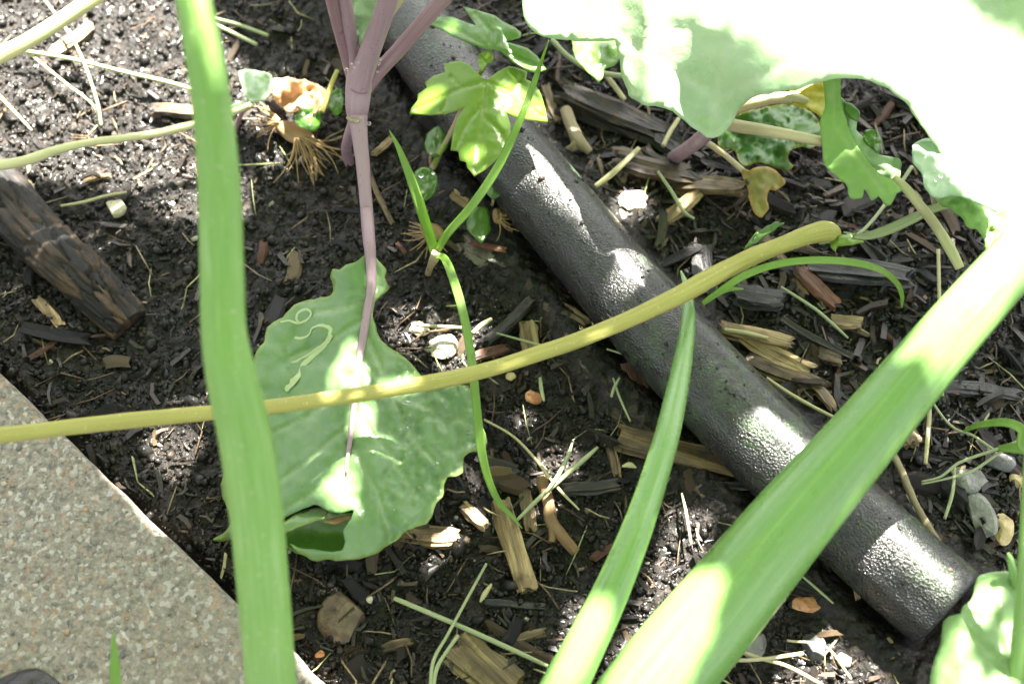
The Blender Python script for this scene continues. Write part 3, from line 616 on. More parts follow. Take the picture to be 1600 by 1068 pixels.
    # curled underside seen through the tear, the rolled strip and a dry scrap
    leaf('curled_underside', [(430, 822), (470, 800), (520, 800), (562, 806), (566, 850), (550, 872), (500, 871), (462, 862), (440, 846)], lambda x, y: .0045 + .003 * ((y - 838) / 40.) ** 2, M['cabbage_dark'], lf, step=5, ripple=.0004)
    leaf('rolled_strip', [(420, 832), (445, 814), (470, 800), (492, 792), (506, 792), (512, 800), (508, 808), (490, 814), (468, 822), (444, 833)], lambda x, y: .0135 + .0015 * np.sin((y - 800) / 12.), M['cabbage'], lf, step=4, ripple=.0003)
    leaf('dry_scrap', [(506, 814), (520, 808), (538, 804), (550, 806), (540, 812), (524, 818)], lambda x, y: .0128 + 0 * x, M['dry_leaf'], lf, step=4, ripple=.0004, rs=6)
    for k, (x, y, s) in enumerate([(548, 100, 2.6), (541, 108, 3), (553, 106, 2.4), (560, 98, 2.2), (592, 100, 2.6), (595, 92, 2.4), (590, 112, 2), (549, 186, 2.4), (557, 189, 2.6), (563, 184, 2.2), (577, 193, 3.2), (584, 335, 2.2)]):
        h = .052 if y < 130 else (.0385 if y < 200 else .024); p = P(x, y, h); k2 = depth(p) / FPX
        blob('water_drop', p, [s * k2] * 3, M['water'], st, seed=k, sub=2, rough=.02, smooth=True)
    r2 = random.Random(3)
    for k in range(34):
        x, y = r2.uniform(600, 745), r2.uniform(600, 800)
        if not inpoly(np.array([x]), np.array([y]), out)[0]: continue
        s = r2.choice([1.2, 1.6, 2.2, 3]); p = P(x, y, float(hf(x, y)) + .0009 * 0 + .0011 * float(fbm(x / 42, y / 42, seed=5, o=3)) + .0001); k2 = depth(p) / FPX
        blob('water_drop', p, [s * k2 * r2.uniform(.8, 1.6), s * k2, s * k2 * .4], M['water'], lf, seed=k, sub=2, rough=.1, smooth=True, rot=r2.uniform(0, 3))
M['trail'] = leaf_mat('mined_leaf_skin', (.29, .37, .17), (.36, .43, .23), (.33, .36, .22), .7, .1)
cabbage()

# ------------------------------------------------------------ ONION LEAVES
def onion(label, pts, m, seed, tip=None, **kw):
    a = pts[0]; b = pts[-1]
    t = thing('onion_leaf', label, 'onion leaf', P(a[0], a[1], min(a[2], b[2])), None)
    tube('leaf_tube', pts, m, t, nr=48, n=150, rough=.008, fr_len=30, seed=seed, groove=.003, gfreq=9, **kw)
    return t
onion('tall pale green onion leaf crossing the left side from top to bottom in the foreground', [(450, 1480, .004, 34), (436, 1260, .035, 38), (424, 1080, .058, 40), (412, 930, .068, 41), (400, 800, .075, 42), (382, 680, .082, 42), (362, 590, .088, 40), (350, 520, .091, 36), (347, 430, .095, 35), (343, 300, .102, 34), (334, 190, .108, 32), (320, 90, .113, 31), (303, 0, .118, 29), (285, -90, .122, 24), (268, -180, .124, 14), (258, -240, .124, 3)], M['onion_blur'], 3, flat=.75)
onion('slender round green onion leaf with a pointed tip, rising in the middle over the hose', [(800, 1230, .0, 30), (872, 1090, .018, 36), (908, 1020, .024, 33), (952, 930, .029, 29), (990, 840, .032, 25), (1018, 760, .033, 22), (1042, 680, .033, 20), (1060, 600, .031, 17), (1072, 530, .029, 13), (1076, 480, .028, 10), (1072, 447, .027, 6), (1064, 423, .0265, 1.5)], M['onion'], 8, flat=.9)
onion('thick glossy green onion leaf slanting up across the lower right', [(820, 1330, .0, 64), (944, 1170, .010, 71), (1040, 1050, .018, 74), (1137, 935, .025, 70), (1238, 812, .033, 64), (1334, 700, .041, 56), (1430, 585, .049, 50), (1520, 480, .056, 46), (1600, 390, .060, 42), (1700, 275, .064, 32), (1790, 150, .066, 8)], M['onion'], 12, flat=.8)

# ------------------------------------------------------------ YELLOW STALK with its shoots
def runner():
    t = thing('yellow_stalk', 'long yellow-green stalk stretching across the whole bed over the cabbage leaf', 'plant stalk', P(1290, 370, .026))
    tube('stalk', [(-160, 690, .052, 13), (-40, 683, .050, 13), (80, 671, .046, 12.5), (200, 657, .042, 12.5), (330, 645, .037, 12), (430, 634, .033, 12), (540, 619, .030, 12), (640, 603, .030, 12), (740, 583, .030, 12), (840, 553, .031, 12.5), (940, 517, .033, 13), (1040, 472, .0345, 14), (1100, 440, .034, 15.5), (1160, 408, .033, 14), (1215, 385, .032, 13), (1262, 368, .031, 15), (1290, 362, .030, 17), (1303, 366, .029, 13), (1306, 372, .0285, 4)], M['runner'], t, nr=26, n=220, rough=.06, fr_len=160, groove=.015, gfreq=5)
    rh = random.Random(4); VV = []; FF = []
    pth = [(0, 680, .049), (200, 657, .042), (430, 634, .033), (640, 603, .030), (840, 553, .031), (1040, 472, .0345), (1160, 408, .033), (1262, 368, .031)]
    for q in range(330):
        u = rh.random() * (len(pth) - 1.001); i = int(u); f = u - i; a0 = [pth[i][c] * (1 - f) + pth[i + 1][c] * f for c in range(3)]; c0 = P(*a0); k = depth(c0) / FPX; th = rh.uniform(0, 6.28)
        dv = np.array([-.25 * math.cos(th), math.cos(th), .9 * math.sin(th)]); dv /= np.linalg.norm(dv); p0 = c0 + dv * 11 * k; p1 = c0 + (dv + np.array([rh.uniform(-.3, .3), 0, 0])) * (15 + rh.random() * 4) * k; b0 = len(VV); w0 = np.array([.00004, 0, 0]); h0 = np.array([0, .00003, .00003])
        VV += [p0 - w0, p0 + w0, p0 + h0, p1]; FF += [(b0, b0 + 1, b0 + 3), (b0 + 1, b0 + 2, b0 + 3), (b0 + 2, b0, b0 + 3)]
    hh = link_mesh('fine_hairs', VV, FF, M['straw'], t); hh['kind'] = 'stuff'
    leaf('torn_sheath', [(1296, 362), (1318, 366), (1338, 364), (1332, 372), (1350, 377), (1325, 383), (1308, 386), (1306, 394), (1299, 384)], lambda x, y: .029 + 0 * x, M['weed'], t, step=4, ripple=.001, rs=10)
    leaf('leaflet', [(1163, 390), (1172, 372), (1184, 360), (1192, 358), (1198, 352), (1206, 350), (1212, 346), (1226, 348), (1216, 354), (1212, 360), (1200, 364), (1192, 372), (1180, 380)], lambda x, y: .031 + 0 * x, M['round_leaf'], t, step=4, veins=[[(1165, 388), (1190, 366), (1220, 348)]], ripple=.0006, rs=12, vw=1.5)
    blade('narrow_leaf', [(1098, 474, .031, 4), (1125, 455, .033, 5.5), (1165, 430, .035, 6), (1215, 413, .037, 6), (1270, 407, .038, 6), (1330, 410, .036, 6), (1375, 422, .033, 5.5), (1400, 442, .028, 5), (1409, 462, .024, 3.5), (1409, 481, .021, 1)], M['grass'], t, n=60)
    blade('narrow_leaf', [(1100, 472, .030, 3), (1118, 460, .031, 5), (1138, 452, .031, 4), (1162, 451, .03, 1)], M['grass'], t)
runner()

# ------------------------------------------------------------ LOBED WEED SEEDLING
def weed():
    t = thing('lobed_weed', 'bright lime green weed seedling with two toothed lobed leaves beside the hose', 'weed', G(676, 262))
    L1 = [(756, 124), (746, 114), (736, 103), (718, 94), (693, 100), (696, 113), (677, 118), (664, 129), (667, 137), (653, 147), (652, 157), (643, 168), (640, 177), (671, 180), (695, 178), (712, 173), (726, 167), (714, 185), (707, 208), (704, 234), (716, 236), (718, 250), (728, 253), (730, 262), (741, 275), (758, 265), (773, 252), (787, 236), (797, 218), (799, 197), (791, 175), (805, 183), (824, 187), (856, 190), (852, 169), (847, 151), (842, 140), (832, 128), (822, 124), (824, 112), (809, 106), (795, 103), (777, 112), (763, 124)]
    v1 = [[(759, 126), (755, 180), (745, 268)], [(757, 127), (720, 138), (650, 172)], [(761, 127), (800, 145), (850, 186)], [(756, 160), (730, 190), (712, 230)], [(755, 180), (778, 200), (790, 225)], [(720, 138), (705, 120)], [(800, 145), (815, 118)], [(700, 150), (690, 175)]]
    leaf('leaf', L1, lambda x, y: .030 + .003 * np.cos((x - 757) / 45.) - .00002 * (y - 180), M['weed'], t, step=3.6, veins=v1, seed=9, ripple=.0003, rs=26, jag=.3, sm=False, vw=1.8, vdepth=.0005, edgew=2)
    L2 = [(659, 32), (683, 26), (706, 26), (734, 37), (744, 40), (736, 28), (723, 10), (746, 16), (773, 24), (785, 33), (805, 43), (815, 51), (813, 59), (789, 65), (805, 69), (824, 75), (840, 88), (854, 108), (840, 114), (820, 108), (801, 96), (781, 79), (768, 76), (758, 76), (734, 67), (710, 57), (691, 47)]
    v2 = [[(765, 76), (768, 50), (740, 18)], [(762, 75), (720, 50), (665, 33)], [(768, 76), (800, 88), (848, 110)]]
    leaf('leaf', L2, lambda x, y: .034 + .002 * np.cos((x - 765) / 50.), M['weed2'], t, step=3.6, veins=v2, seed=13, ripple=.0003, rs=26, jag=.3, sm=False, vw=1.8, edgew=2)
    tube('petiole', [(676, 262, .001, 5.5), (690, 235, .008, 4), (705, 205, .018, 3.6), (722, 170, .026, 3.6), (745, 135, .030, 3.5), (758, 126, .0305, 3)], M['petiole'], t, nr=10)
    tube('petiole', [(676, 262, .001, 4), (700, 215, .014, 3), (735, 140, .026, 3), (752, 112, .031, 3.5), (757, 98, .033, 5), (763, 85, .034, 3.5), (766, 75, .034, 3)], M['weed_stem'], t, nr=10)
    leaf('bract', [(748, 105), (746, 92), (752, 82), (762, 78), (771, 84), (770, 96), (760, 103), (754, 112)], lambda x, y: .0345 + 0 * x, M['weed'], t, step=3, ripple=.001, rs=8)
M['weed2'] = leaf_mat('mid_green_lobed_leaf', (.075, .18, .025), (.11, .22, .04), (.16, .26, .07), .3, .35, (.3, .5, .04), coat=.4)
M['weed_stem'] = stem_mat('lime_stem_skin', (.2, .3, .04), (.3, .36, .08), .4)
weed()

def small_leaf(label, outline, h, stem, m='round_leaf', name='seedling', tilt=0.0, drops=(), veins=(), seed=2):
    g = G(*stem[-1][:2]) if stem else P(outline[0][0], outline[0][1], 0)
    t = thing(name, label, name.replace('_', ' '), g)
    cx = sum(p[0] for p in outline) / len(outline); cy = sum(p[1] for p in outline) / len(outline)
    leaf('leaf', outline, lambda x, y: h + tilt * (y - cy) - .0008 * (((x - cx) / 20.) ** 2), M[m], t, step=3.2, ripple=.0004, rs=14, jag=.6, veins=veins or [[(cx, cy - 20), (cx, cy + 20)]], vw=1.5, seed=seed, thick=.0005, edgew=1.5)
    if stem: tube('stem', [(stem[0][0], stem[0][1], h, stem[0][2])] + [(s[0], s[1], h * .5, s[2]) for s in stem[1:-1]] + [(stem[-1][0], stem[-1][1], float(g[2]) - .001, stem[-1][2])], M['petiole'], t, nr=8)
    for k, (x, y, s) in enumerate(drops):
        p = P(x, y, h + .0006); k2 = depth(p) / FPX; blob('water_drop', p, [s * k2] * 2 + [s * k2 * .6], M['water'], t, seed=k, sub=3, rough=.03, smooth=True)
small_leaf('small round glossy seedling leaf with a water drop beside the left grass blade', [(643, 284), (648, 268), (660, 261), (674, 263), (683, 274), (684, 290), (678, 304), (664, 313), (650, 309), (644, 297)], .011, [(660, 300, 3), (662, 320, 2.5), (668, 330, 2.5)], drops=[(658, 274, 4), (677, 270, 2.5)], name='round_seedling')
small_leaf('oval dark green seedling leaf behind the brown petiole of the lobed weed', [(700, 192), (706, 205), (703, 224), (692, 238), (680, 244), (668, 240), (662, 226), (668, 208), (682, 197)], .008, [(674, 240, 2.5), (672, 250, 2.5), (674, 262, 2.5)], name='oval_seedling', seed=4)
small_leaf('pointed dark green leaf on the soil between dry root tufts', [(728, 347), (738, 327), (748, 322), (760, 324), (765, 336), (766, 360), (758, 372), (752, 379), (740, 368), (730, 358)], .006, [(745, 326, 2), (742, 318, 2), (738, 312, 2)], name='pointed_seedling', seed=6)
small_leaf('small leaf holding one large bright water drop next to the hose', [(760, 300), (768, 284), (780, 276), (790, 280), (788, 294), (780, 306), (768, 310)], .011, [(772, 304, 2.5), (770, 316, 2.5), (768, 324, 2.5)], drops=[(783, 283, 8)], name='drop_seedling', seed=8)

# ------------------------------------------------------------ GRASS SEEDLING in the middle
t = thing('grass_seedling', 'three-bladed grass seedling forking beside the cabbage leaf with one blade bending to the soil', 'grass', G(668, 428))
blade('blade', [(680, 398, .014, 7), (672, 372, .018, 8), (657, 325, .026, 8), (640, 275, .033, 7), (622, 230, .039, 4), (608, 203, .042, .6)], M['grass'], t)
blade('blade', [(680, 398, .014, 6), (700, 365, .020, 6.5), (735, 325, .026, 7), (770, 275, .032, 7), (795, 228, .036, 6.5), (818, 175, .040, 5.5), (838, 120, .043, 4.5), (857, 64, .056, .6)], M['grass'], t, n=70)
blade('blade', [(680, 400, .014, 5), (694, 404, .018, 6), (706, 430, .021, 7), (720, 475, .022, 7), (732, 530, .022, 7), (740, 590, .0215, 7), (746, 650, .020, 7), (752, 700, .017, 7), (762, 745, .012, 6), (780, 785, .0075, 5), (800, 806, .0055, 3), (816, 825, .005, .6)], M['grass'], t, n=90)
tube('stem', [(668, 430, -.002, 5), (673, 415, .006, 5.5), (680, 400, .014, 8), (682, 392, .0155, 6)], M['petiole'], t, nr=12)

# ------------------------------------------------------------ BIG OVEREXPOSED LEAVES, upper right
def bright():
    t = thing('broad_leaf', 'broad sunlit leaf, nearly white in the sun, hanging over the upper right', 'leaf', P(1110, 205, .05))
    out = [(812, -160), (806, -60), (815, 0), (822, 34), (845, 56), (892, 63), (930, 66), (960, 64), (968, 100), (982, 148), (1004, 164), (1040, 170), (1062, 182), (1085, 200), (1106, 214), (1124, 211), (1142, 192), (1158, 166), (1185, 150), (1240, 141), (1290, 126), (1340, 122), (1380, 134), (1415, 160), (1446, 202), (1480, 252), (1512, 294), (1545, 325), (1575, 350), (1605, 402), (1680, 480), (1790, 500), (1900, 300), (1900, -160)]
    hf = lambda x, y: .056 - .020 * np.clip((1010 - x) / 150., 0, 1) + .004 * np.sin(x / 90.) + .00006 * (120 - y) - .008 * np.exp(-(((x - 1110) / 80.) ** 2 + ((y - 190) / 80.) ** 2))
    leaf('blade', out, hf, M['white_leaf'], t, step=9, veins=[[(1110, 205), (1130, 100), (1200, -60)], [(1120, 160), (1300, 60), (1500, 20)], [(1120, 150), (1000, 80), (880, -20)], [(1300, 60), (1450, 150), (1560, 300)]], ripple=.0015, rs=90, vw=6, seed=21, jag=2)
    tube('petiole', [(1048, 250, -.002, 11), (1072, 234, .012, 11), (1096, 216, .026, 12), (1108, 202, .033, 11), (1118, 170, .039, 9), (1128, 120, .046, 8)], M['purple'], t, nr=16)
    tube('petiole', [(1090, 218, .022, 10), (1110, 204, .026, 10), (1140, 175, .033, 10), (1178, 160, .037, 10), (1215, 153, .039, 9), (1250, 157, .039, 9), (1275, 170, .038, 4)], M['petiole'], t, nr=16, rough=.06, fr_len=200)
    leaf('yellow_lobe', [(1236, 134), (1262, 130), (1286, 122), (1294, 160), (1286, 182), (1262, 168), (1240, 162)], lambda x, y: .040 + 0 * x, M['yellow_leaf'], t, step=4, ripple=.0012, rs=16)
    t2 = thing('folded_leaf', 'light green leaf folded lengthwise, its back towards us, below the broad leaf', 'leaf', P(1290, 240, .02))
    front = [(1286, 110), (1312, 108), (1314, 156), (1325, 198), (1341, 231), (1366, 264), (1399, 286), (1411, 296), (1401, 303), (1392, 320), (1383, 321), (1373, 307), (1362, 314), (1351, 296), (1346, 309), (1329, 310), (1320, 285), (1304, 274), (1288, 255), (1284, 214), (1281, 190), (1289, 165)]
    leaf('leaf_back', front, lambda x, y: .046 - .00006 * (y - 200) + .004 * np.clip((x - 1290) / 100., 0, 1), M['weedy'], t2, step=4.5, ripple=.0005, rs=20, seed=31, veins=[[(1300, 110), (1305, 200), (1380, 300)]])
    front2 = [(1313, 152), (1324, 163), (1341, 177), (1338, 202), (1349, 214), (1360, 225), (1374, 241), (1403, 247), (1408, 264), (1403, 288), (1366, 266), (1341, 233), (1325, 200)]
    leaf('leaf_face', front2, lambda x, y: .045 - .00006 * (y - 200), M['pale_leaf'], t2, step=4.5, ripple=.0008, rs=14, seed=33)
    leaf('curled_lobe', [(1318, 160), (1332, 163), (1343, 176), (1340, 190), (1330, 184), (1322, 176)], lambda x, y: .048 + 0 * x, M['round_leaf'], t2, step=3, ripple=.0004)
    leaf('curled_lobe', [(1349, 208), (1358, 201), (1370, 203), (1377, 218), (1374, 240), (1362, 232), (1350, 220)], lambda x, y: .044 + 0 * x, M['round_leaf'], t2, step=3, ripple=.0008, rs=10)
    tube('petiole', [(1090, 216, .024, 8), (1120, 194, .030, 10), (1165, 199, .038, 10), (1220, 208, .044, 9), (1290, 222, .043, 8)], M['petiole'], t2, nr=16, groove=.03, gfreq=3)
    t3 = thing('crinkled_leaf', 'wet crinkled dark green leaf lying on mulch behind two pale stalks', 'leaf', G(1190, 240))
    leaf('blade', [(1122, 212), (1134, 190), (1162, 176), (1197, 166), (1230, 161), (1253, 167), (1272, 180), (1285, 203), (1282, 222), (1267, 230), (1244, 230), (1231, 237), (1230, 247), (1239, 260), (1230, 268), (1211, 262), (1183, 252), (1170, 258), (1161, 258), (1153, 248), (1149, 236), (1138, 232), (1129, 236), (1123, 226)], lambda x, y: .010 + .0025 * np.sin((x - 1120) / 25.) * np.sin(y / 20.), M['crinkle'], t3, step=3.8, ripple=.0024, rs=16, seed=41, veins=[[(1130, 205), (1180, 230), (1235, 262)], [(1160, 220), (1210, 200), (1260, 180)], [(1180, 230), (1200, 260)]], vw=2.2, edgew=3)
    t4 = thing('wilted_leaf', 'wilted yellow and brown leaf with a thin pale stalk drooping onto the mulch', 'leaf', G(1190, 320))
    leaf('blade', [(1156, 262), (1168, 266), (1180, 262), (1198, 260), (1213, 268), (1228, 284), (1216, 296), (1202, 298), (1198, 310), (1202, 326), (1190, 339), (1180, 334), (1173, 320), (1169, 300), (1163, 282)], lambda x, y: .012 - .00006 * (y - 280) + .001 * np.sin((x - 1160) / 15.), M['wilted'], t4, step=3.5, ripple=.0012, rs=14, seed=43, veins=[[(1158, 264), (1178, 290), (1190, 335)]], vw=2, edgew=5)
    tube('stalk', [(1092, 216, .024, 5), (1110, 226, .020, 5), (1135, 244, .015, 4.5), (1162, 268, .012, 4.5), (1172, 282, .0115, 3)], M['petiole'], t4, nr=10)
    t5 = thing('cut_stalk', 'short pale green stalk slanting down right from the folded leaf, end cut off', 'plant stalk', P(1500, 418, .01))
    tube('stalk', [(1396, 278, .042, 6), (1415, 294, .041, 7), (1440, 324, .038, 7.5), (1465, 357, .029, 8), (1486, 392, .027, 8.5), (1500, 419, .026, 7)], M['pale_stem'], t5, nr=16, rough=.06, fr_len=200)
    t6 = thing('waxy_leaf', 'pale waxy blue-green leaf with water drops under the right side of the broad leaf', 'leaf', P(1450, 300, .03))
    leaf('blade', [(1426, 227), (1444, 216), (1463, 218), (1500, 230), (1560, 300), (1560, 330), (1514, 311), (1490, 305), (1472, 309), (1457, 307), (1445, 290), (1440, 268), (1428, 255)], lambda x, y: .046 + 0 * x, M['pale_leaf2'], t6, step=5, ripple=.001, rs=26, seed=45)
    for k, (x, y, s) in enumerate([(1470, 275, 4), (1462, 282, 2.5), (1476, 268, 2.5)]): blob('water_drop', P(x, y, .0468), [s * .00012] * 2 + [s * .00006], M['water'], t6, seed=k, sub=2, rough=.05, smooth=True)
    t7 = thing('lobed_green_leaf', 'green wavy-edged leaf at the right edge above the thick onion leaf', 'leaf', P(1540, 360, .02))
    leaf('blade', [(1462, 312), (1484, 304), (1518, 306), (1570, 320), (1625, 380), (1625, 470), (1600, 440), (1580, 400), (1560, 395), (1543, 392), (1536, 368), (1524, 358), (1513, 355), (1506, 340), (1494, 333), (1485, 325), (1474, 324)], lambda x, y: .041 + 0 * x, M['weedy'], t7, step=5, ripple=.002, rs=18, seed=47, jag=2)
    t9 = thing('drooping_leaf', 'small leaf tip with droplets drooping below the left part of the broad leaf', 'leaf', P(930, 90, .04))
    leaf('blade', [(880, 20), (892, 62), (900, 92), (912, 106), (925, 118), (936, 127), (942, 120), (945, 107), (960, 103), (967, 90), (970, 60), (980, 20)], lambda x, y: .031 + 0 * x, M['cabbage_green'], t9, step=4, ripple=.0012, rs=18, seed=51)
M['white_leaf'] = leaf_mat('broad_waxy_leaf', (.30, .42, .24), (.38, .50, .31), (.46, .54, .38), .35, .3, (.45, .65, .3), coat=.3)
M['pale_leaf2'] = leaf_mat('blue_green_leaf', (.28, .40, .26), (.34, .46, .31), (.42, .5, .38), .35, .25, (.3, .5, .25), coat=.35)
M['weedy'] = leaf_mat('fresh_leaf_back', (.16, .29, .07), (.21, .35, .10), (.27, .38, .14), .5, .3, (.35, .6, .1), coat=0)
M['cabbage_green'] = leaf_mat('wet_leaf_tip', (.11, .22, .05), (.17, .29, .08), (.24, .34, .12), .3, .3, (.3, .55, .1), coat=.4)
M['crinkle'] = leaf_mat('crinkled_wet_leaf', (.045, .14, .02), (.08, .19, .035), (.14, .25, .09), .34, .3, (.15, .4, .05), bs=420, bstr=.4, coat=.2, edge=(.28, .27, .05))
bright()

# lower right leaf and stalks
M['weedy2'] = leaf_mat('sunlit_corner_leaf', (.16, .28, .10), (.22, .35, .14), (.3, .42, .2), .45, .3, (.35, .6, .15), coat=.1)
t = thing('corner_plant', 'bright light green leaf with stem shadows at the lower right corner', 'leaf', P(1600, 1100, .0))
leaf('blade', [(1440, 1150), (1448, 1100), (1452, 1066), (1458, 1034), (1470, 1004), (1472, 975), (1482, 962), (1501, 958), (1505, 946), (1518, 935), (1522, 920), (1529, 901), (1543, 894), (1562, 892), (1581, 894), (1590, 910), (1592, 1000), (1590, 1150)], lambda x, y: .030 - .004 * np.clip((1500 - x) / 50., 0, 1), M['weedy2'], t, step=5, ripple=.0008, rs=34, seed=61, veins=[[(1588, 1100), (1560, 1000), (1545, 905)], [(1570, 1040), (1500, 980)]])
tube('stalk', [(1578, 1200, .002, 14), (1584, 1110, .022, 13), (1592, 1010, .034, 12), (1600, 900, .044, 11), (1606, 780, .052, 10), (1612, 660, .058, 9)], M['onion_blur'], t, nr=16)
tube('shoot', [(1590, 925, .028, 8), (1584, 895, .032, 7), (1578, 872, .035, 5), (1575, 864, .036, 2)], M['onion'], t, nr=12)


# ------------------------------------------------------------ LEFT SIDE stalks and small leaves
def single_tube(name, label, cat, pts, m, ground=True, group=None, **kw):
    o = gtube(name, pts, M[m], **kw) if ground else tube(name, pts, M[m], **kw)
    return tag(o, label, cat, group)
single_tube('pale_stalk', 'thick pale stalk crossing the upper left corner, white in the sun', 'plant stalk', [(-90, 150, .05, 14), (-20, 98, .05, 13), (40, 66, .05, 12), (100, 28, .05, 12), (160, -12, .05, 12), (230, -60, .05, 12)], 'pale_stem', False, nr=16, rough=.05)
single_tube('creeping_stalk', 'pale green knobbly stalk running from the left edge to behind the tall onion leaf', 'plant stalk', [(-60, 262, .012, 8), (0, 258, .012, 8), (45, 250, .012, 8), (90, 234, .012, 7), (150, 221, .011, 6), (200, 215, .011, 6), (250, 207, .011, 6), (310, 192, .012, 6), (360, 176, .013, 6), (392, 163, .014, 5)], 'pale_stem', False, nr=14, n=70, rough=.14, fr_len=300)
t = thing('pale_seedling', 'pale seedling leaf with pinkish stalk, white in the sun, right of the tall onion leaf', 'seedling', G(368, 205))
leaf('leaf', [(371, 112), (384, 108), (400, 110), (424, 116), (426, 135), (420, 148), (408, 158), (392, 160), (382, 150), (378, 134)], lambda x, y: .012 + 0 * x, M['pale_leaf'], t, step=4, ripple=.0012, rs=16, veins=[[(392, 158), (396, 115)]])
leaf('leaf', [(352, 170), (365, 162), (385, 158), (396, 164), (384, 172), (366, 176), (354, 178)], lambda x, y: .012 + 0 * x, M['pale_leaf'], t, step=4, ripple=.0008, rs=14)
tube('stalk', [(384, 168, .011, 3), (374, 185, .006, 3.5), (368, 205, -.001, 4)], M['purple_deep'], t, nr=10)
t = thing('dried_leaf', 'crumpled dried orange-brown leaf on the soil left of the purple stem', 'dead leaf', G(465, 150))
leaf('blade', [(426, 124), (440, 121), (468, 124), (488, 128), (505, 140), (512, 152), (508, 170), (495, 178), (480, 172), (462, 170), (452, 178), (440, 168), (430, 158), (426, 142)], lambda x, y: .008 + .002 * np.sin(x / 9.) + .0015 * np.sin(y / 8. + x / 20.), M['dry_leaf'], t, step=3.5, ripple=.003, rs=14, seed=71, jag=2)
leaf('blade', [(462, 166), (470, 150), (485, 145), (497, 150), (500, 166), (490, 176), (474, 178)], lambda x, y: .010 + .0015 * np.sin(x / 6.), M['dry_leaf'], t, step=3.5, ripple=.002, rs=10, seed=73)
tube('stalk', [(527, 110, .012, 3.5), (518, 132, .011, 4), (510, 155, .010, 4), (503, 176, .009, 4)], M['yellow_stem'] if 'yellow_stem' in M else M['runner'], t, nr=10)
t = thing('curled_green_leaf', 'small curled bright green leaf stuck to the dried orange leaf', 'leaf', G(485, 190))
leaf('blade', [(460, 178), (470, 170), (490, 168), (505, 178), (500, 195), (493, 205), (480, 204), (468, 198), (459, 190)], lambda x, y: .009 + .002 * np.sin((x - 460) / 12.), M['round_leaf'], t, step=3, ripple=.0012, rs=12)
leaf('blade', [(515, 145), (524, 138), (533, 140), (537, 155), (534, 175), (524, 180), (516, 172), (512, 160)], lambda x, y: .008 + 0 * x, M['round_leaf'], t, step=3, ripple=.001, rs=12)

def root_tuft(label, cx, cy, rx, ry, bulb, ang0, ang1, n, L, seed, hb=.006):
    r2 = random.Random(seed); t = thing('root_tuft', label, 'dry roots', G(cx, cy))
    if bulb:
        p = G(cx, cy, .002); k = depth(p) / FPX; blob('crown', p, (rx * k, ry * k, min(rx, ry) * k * .8), M['dry_bulb'], t, seed=seed, sub=3, rough=.25, smooth=True, rot=bulb)
    for i in range(n):
        a = R(ang0 + (ang1 - ang0) * (i + r2.random()) / n); l = L * r2.uniform(.6, 1.1); b = r2.uniform(-.5, .5)
        pts = []
        for q in range(5):
            u = q / 4; aa = a + b * u; pts.append((cx + math.cos(a) * rx * .5 + math.cos(aa) * l * u, cy + math.sin(a) * ry * .5 + math.sin(aa) * l * u, 1.3 * (1 - .5 * u), hb * (1 - u) ** 1.2 + .0006 + r2.uniform(0, .0012)))
        gtube('root', pts, M['root'], t, nr=5, n=12)
M['dry_bulb'] = leaf_mat('dry_bulb_skin', (.22, .12, .05), (.38, .26, .13), (.5, .4, .22), .5, .15, coat=0, spots=(.1, .05, .03))
root_tuft('large pale dried onion crown with a tangle of fibrous roots left of the purple stem', 462, 208, 34, 16, -.5, 20, 95, 26, 75, 1, .008)
root_tuft('wiry dried root strands fanning leftwards above the pale onion crown', 440, 190, 10, 8, 0, 130, 240, 14, 45, 2, .006)
root_tuft('curly ring of dry brown roots below the round seedling leaf', 676, 362, 20, 14, -.4, 60, 230, 16, 36, 3, .005)
root_tuft('small brown bulb with combed dry roots against the left flank of the hose', 778, 338, 9, 15, .2, -35, 70, 18, 38, 4, .004)

# ------------------------------------------------------------ CHARRED LOG
def log():
    c = (G(20, 330, .0035) + G(196, 508, .001)) / 2; t = thing('charred_log', 'charred half-burnt piece of wood with cracked black skin at the left', 'charred log', c)
    ends = [G(-40, 268, .0045), G(25, 330, .0045), G(90, 398, .004), G(150, 455, .003), G(205, 508, .0005)]; rad = np.array([.0064, .0064, .0062, .0058, .0052])
    n = 170; cc = catmull(np.array([[*e, r] for e, r in zip(ends, rad)]), n); V, F, UV = sweep(cc[:, :3], cc[:, 3], 90, flat=.8, rough=.10, seed=5, fr_len=90)
    UV = np.array(UV); a = UV[:, 0] * 2 * np.pi; L = UV[:, 1]
    d1, d2, ii = worley(UV[:, 0] * 15, L / .011 + .5 * vnoise(UV[:, 0] * 8, L / .01, seed=8), 7)
    crack = np.clip(1 - (d2 - d1) / .14, 0, 1); fib = fbm(UV[:, 0] * 70, L / .02, seed=12, o=3)
    ax = np.array([cc[min(n - 1, int(l / L.max() * (n - 1))), :3] for l in L]); dirv = V - ax; nn = np.linalg.norm(dirv, axis=1)[:, None] + 1e-9
    V = V + dirv / nn * (-.0011 * crack + .0007 * (ii - .5) + .0004 * fib)[:, None]
    link_mesh('charred_wood', V, F, M['char_log'], t, uv=UV, attrs={'bare': np.clip((ii - .5) * 5, 0, 1) * np.clip(.1 + L / L.max(), 0, 1)})
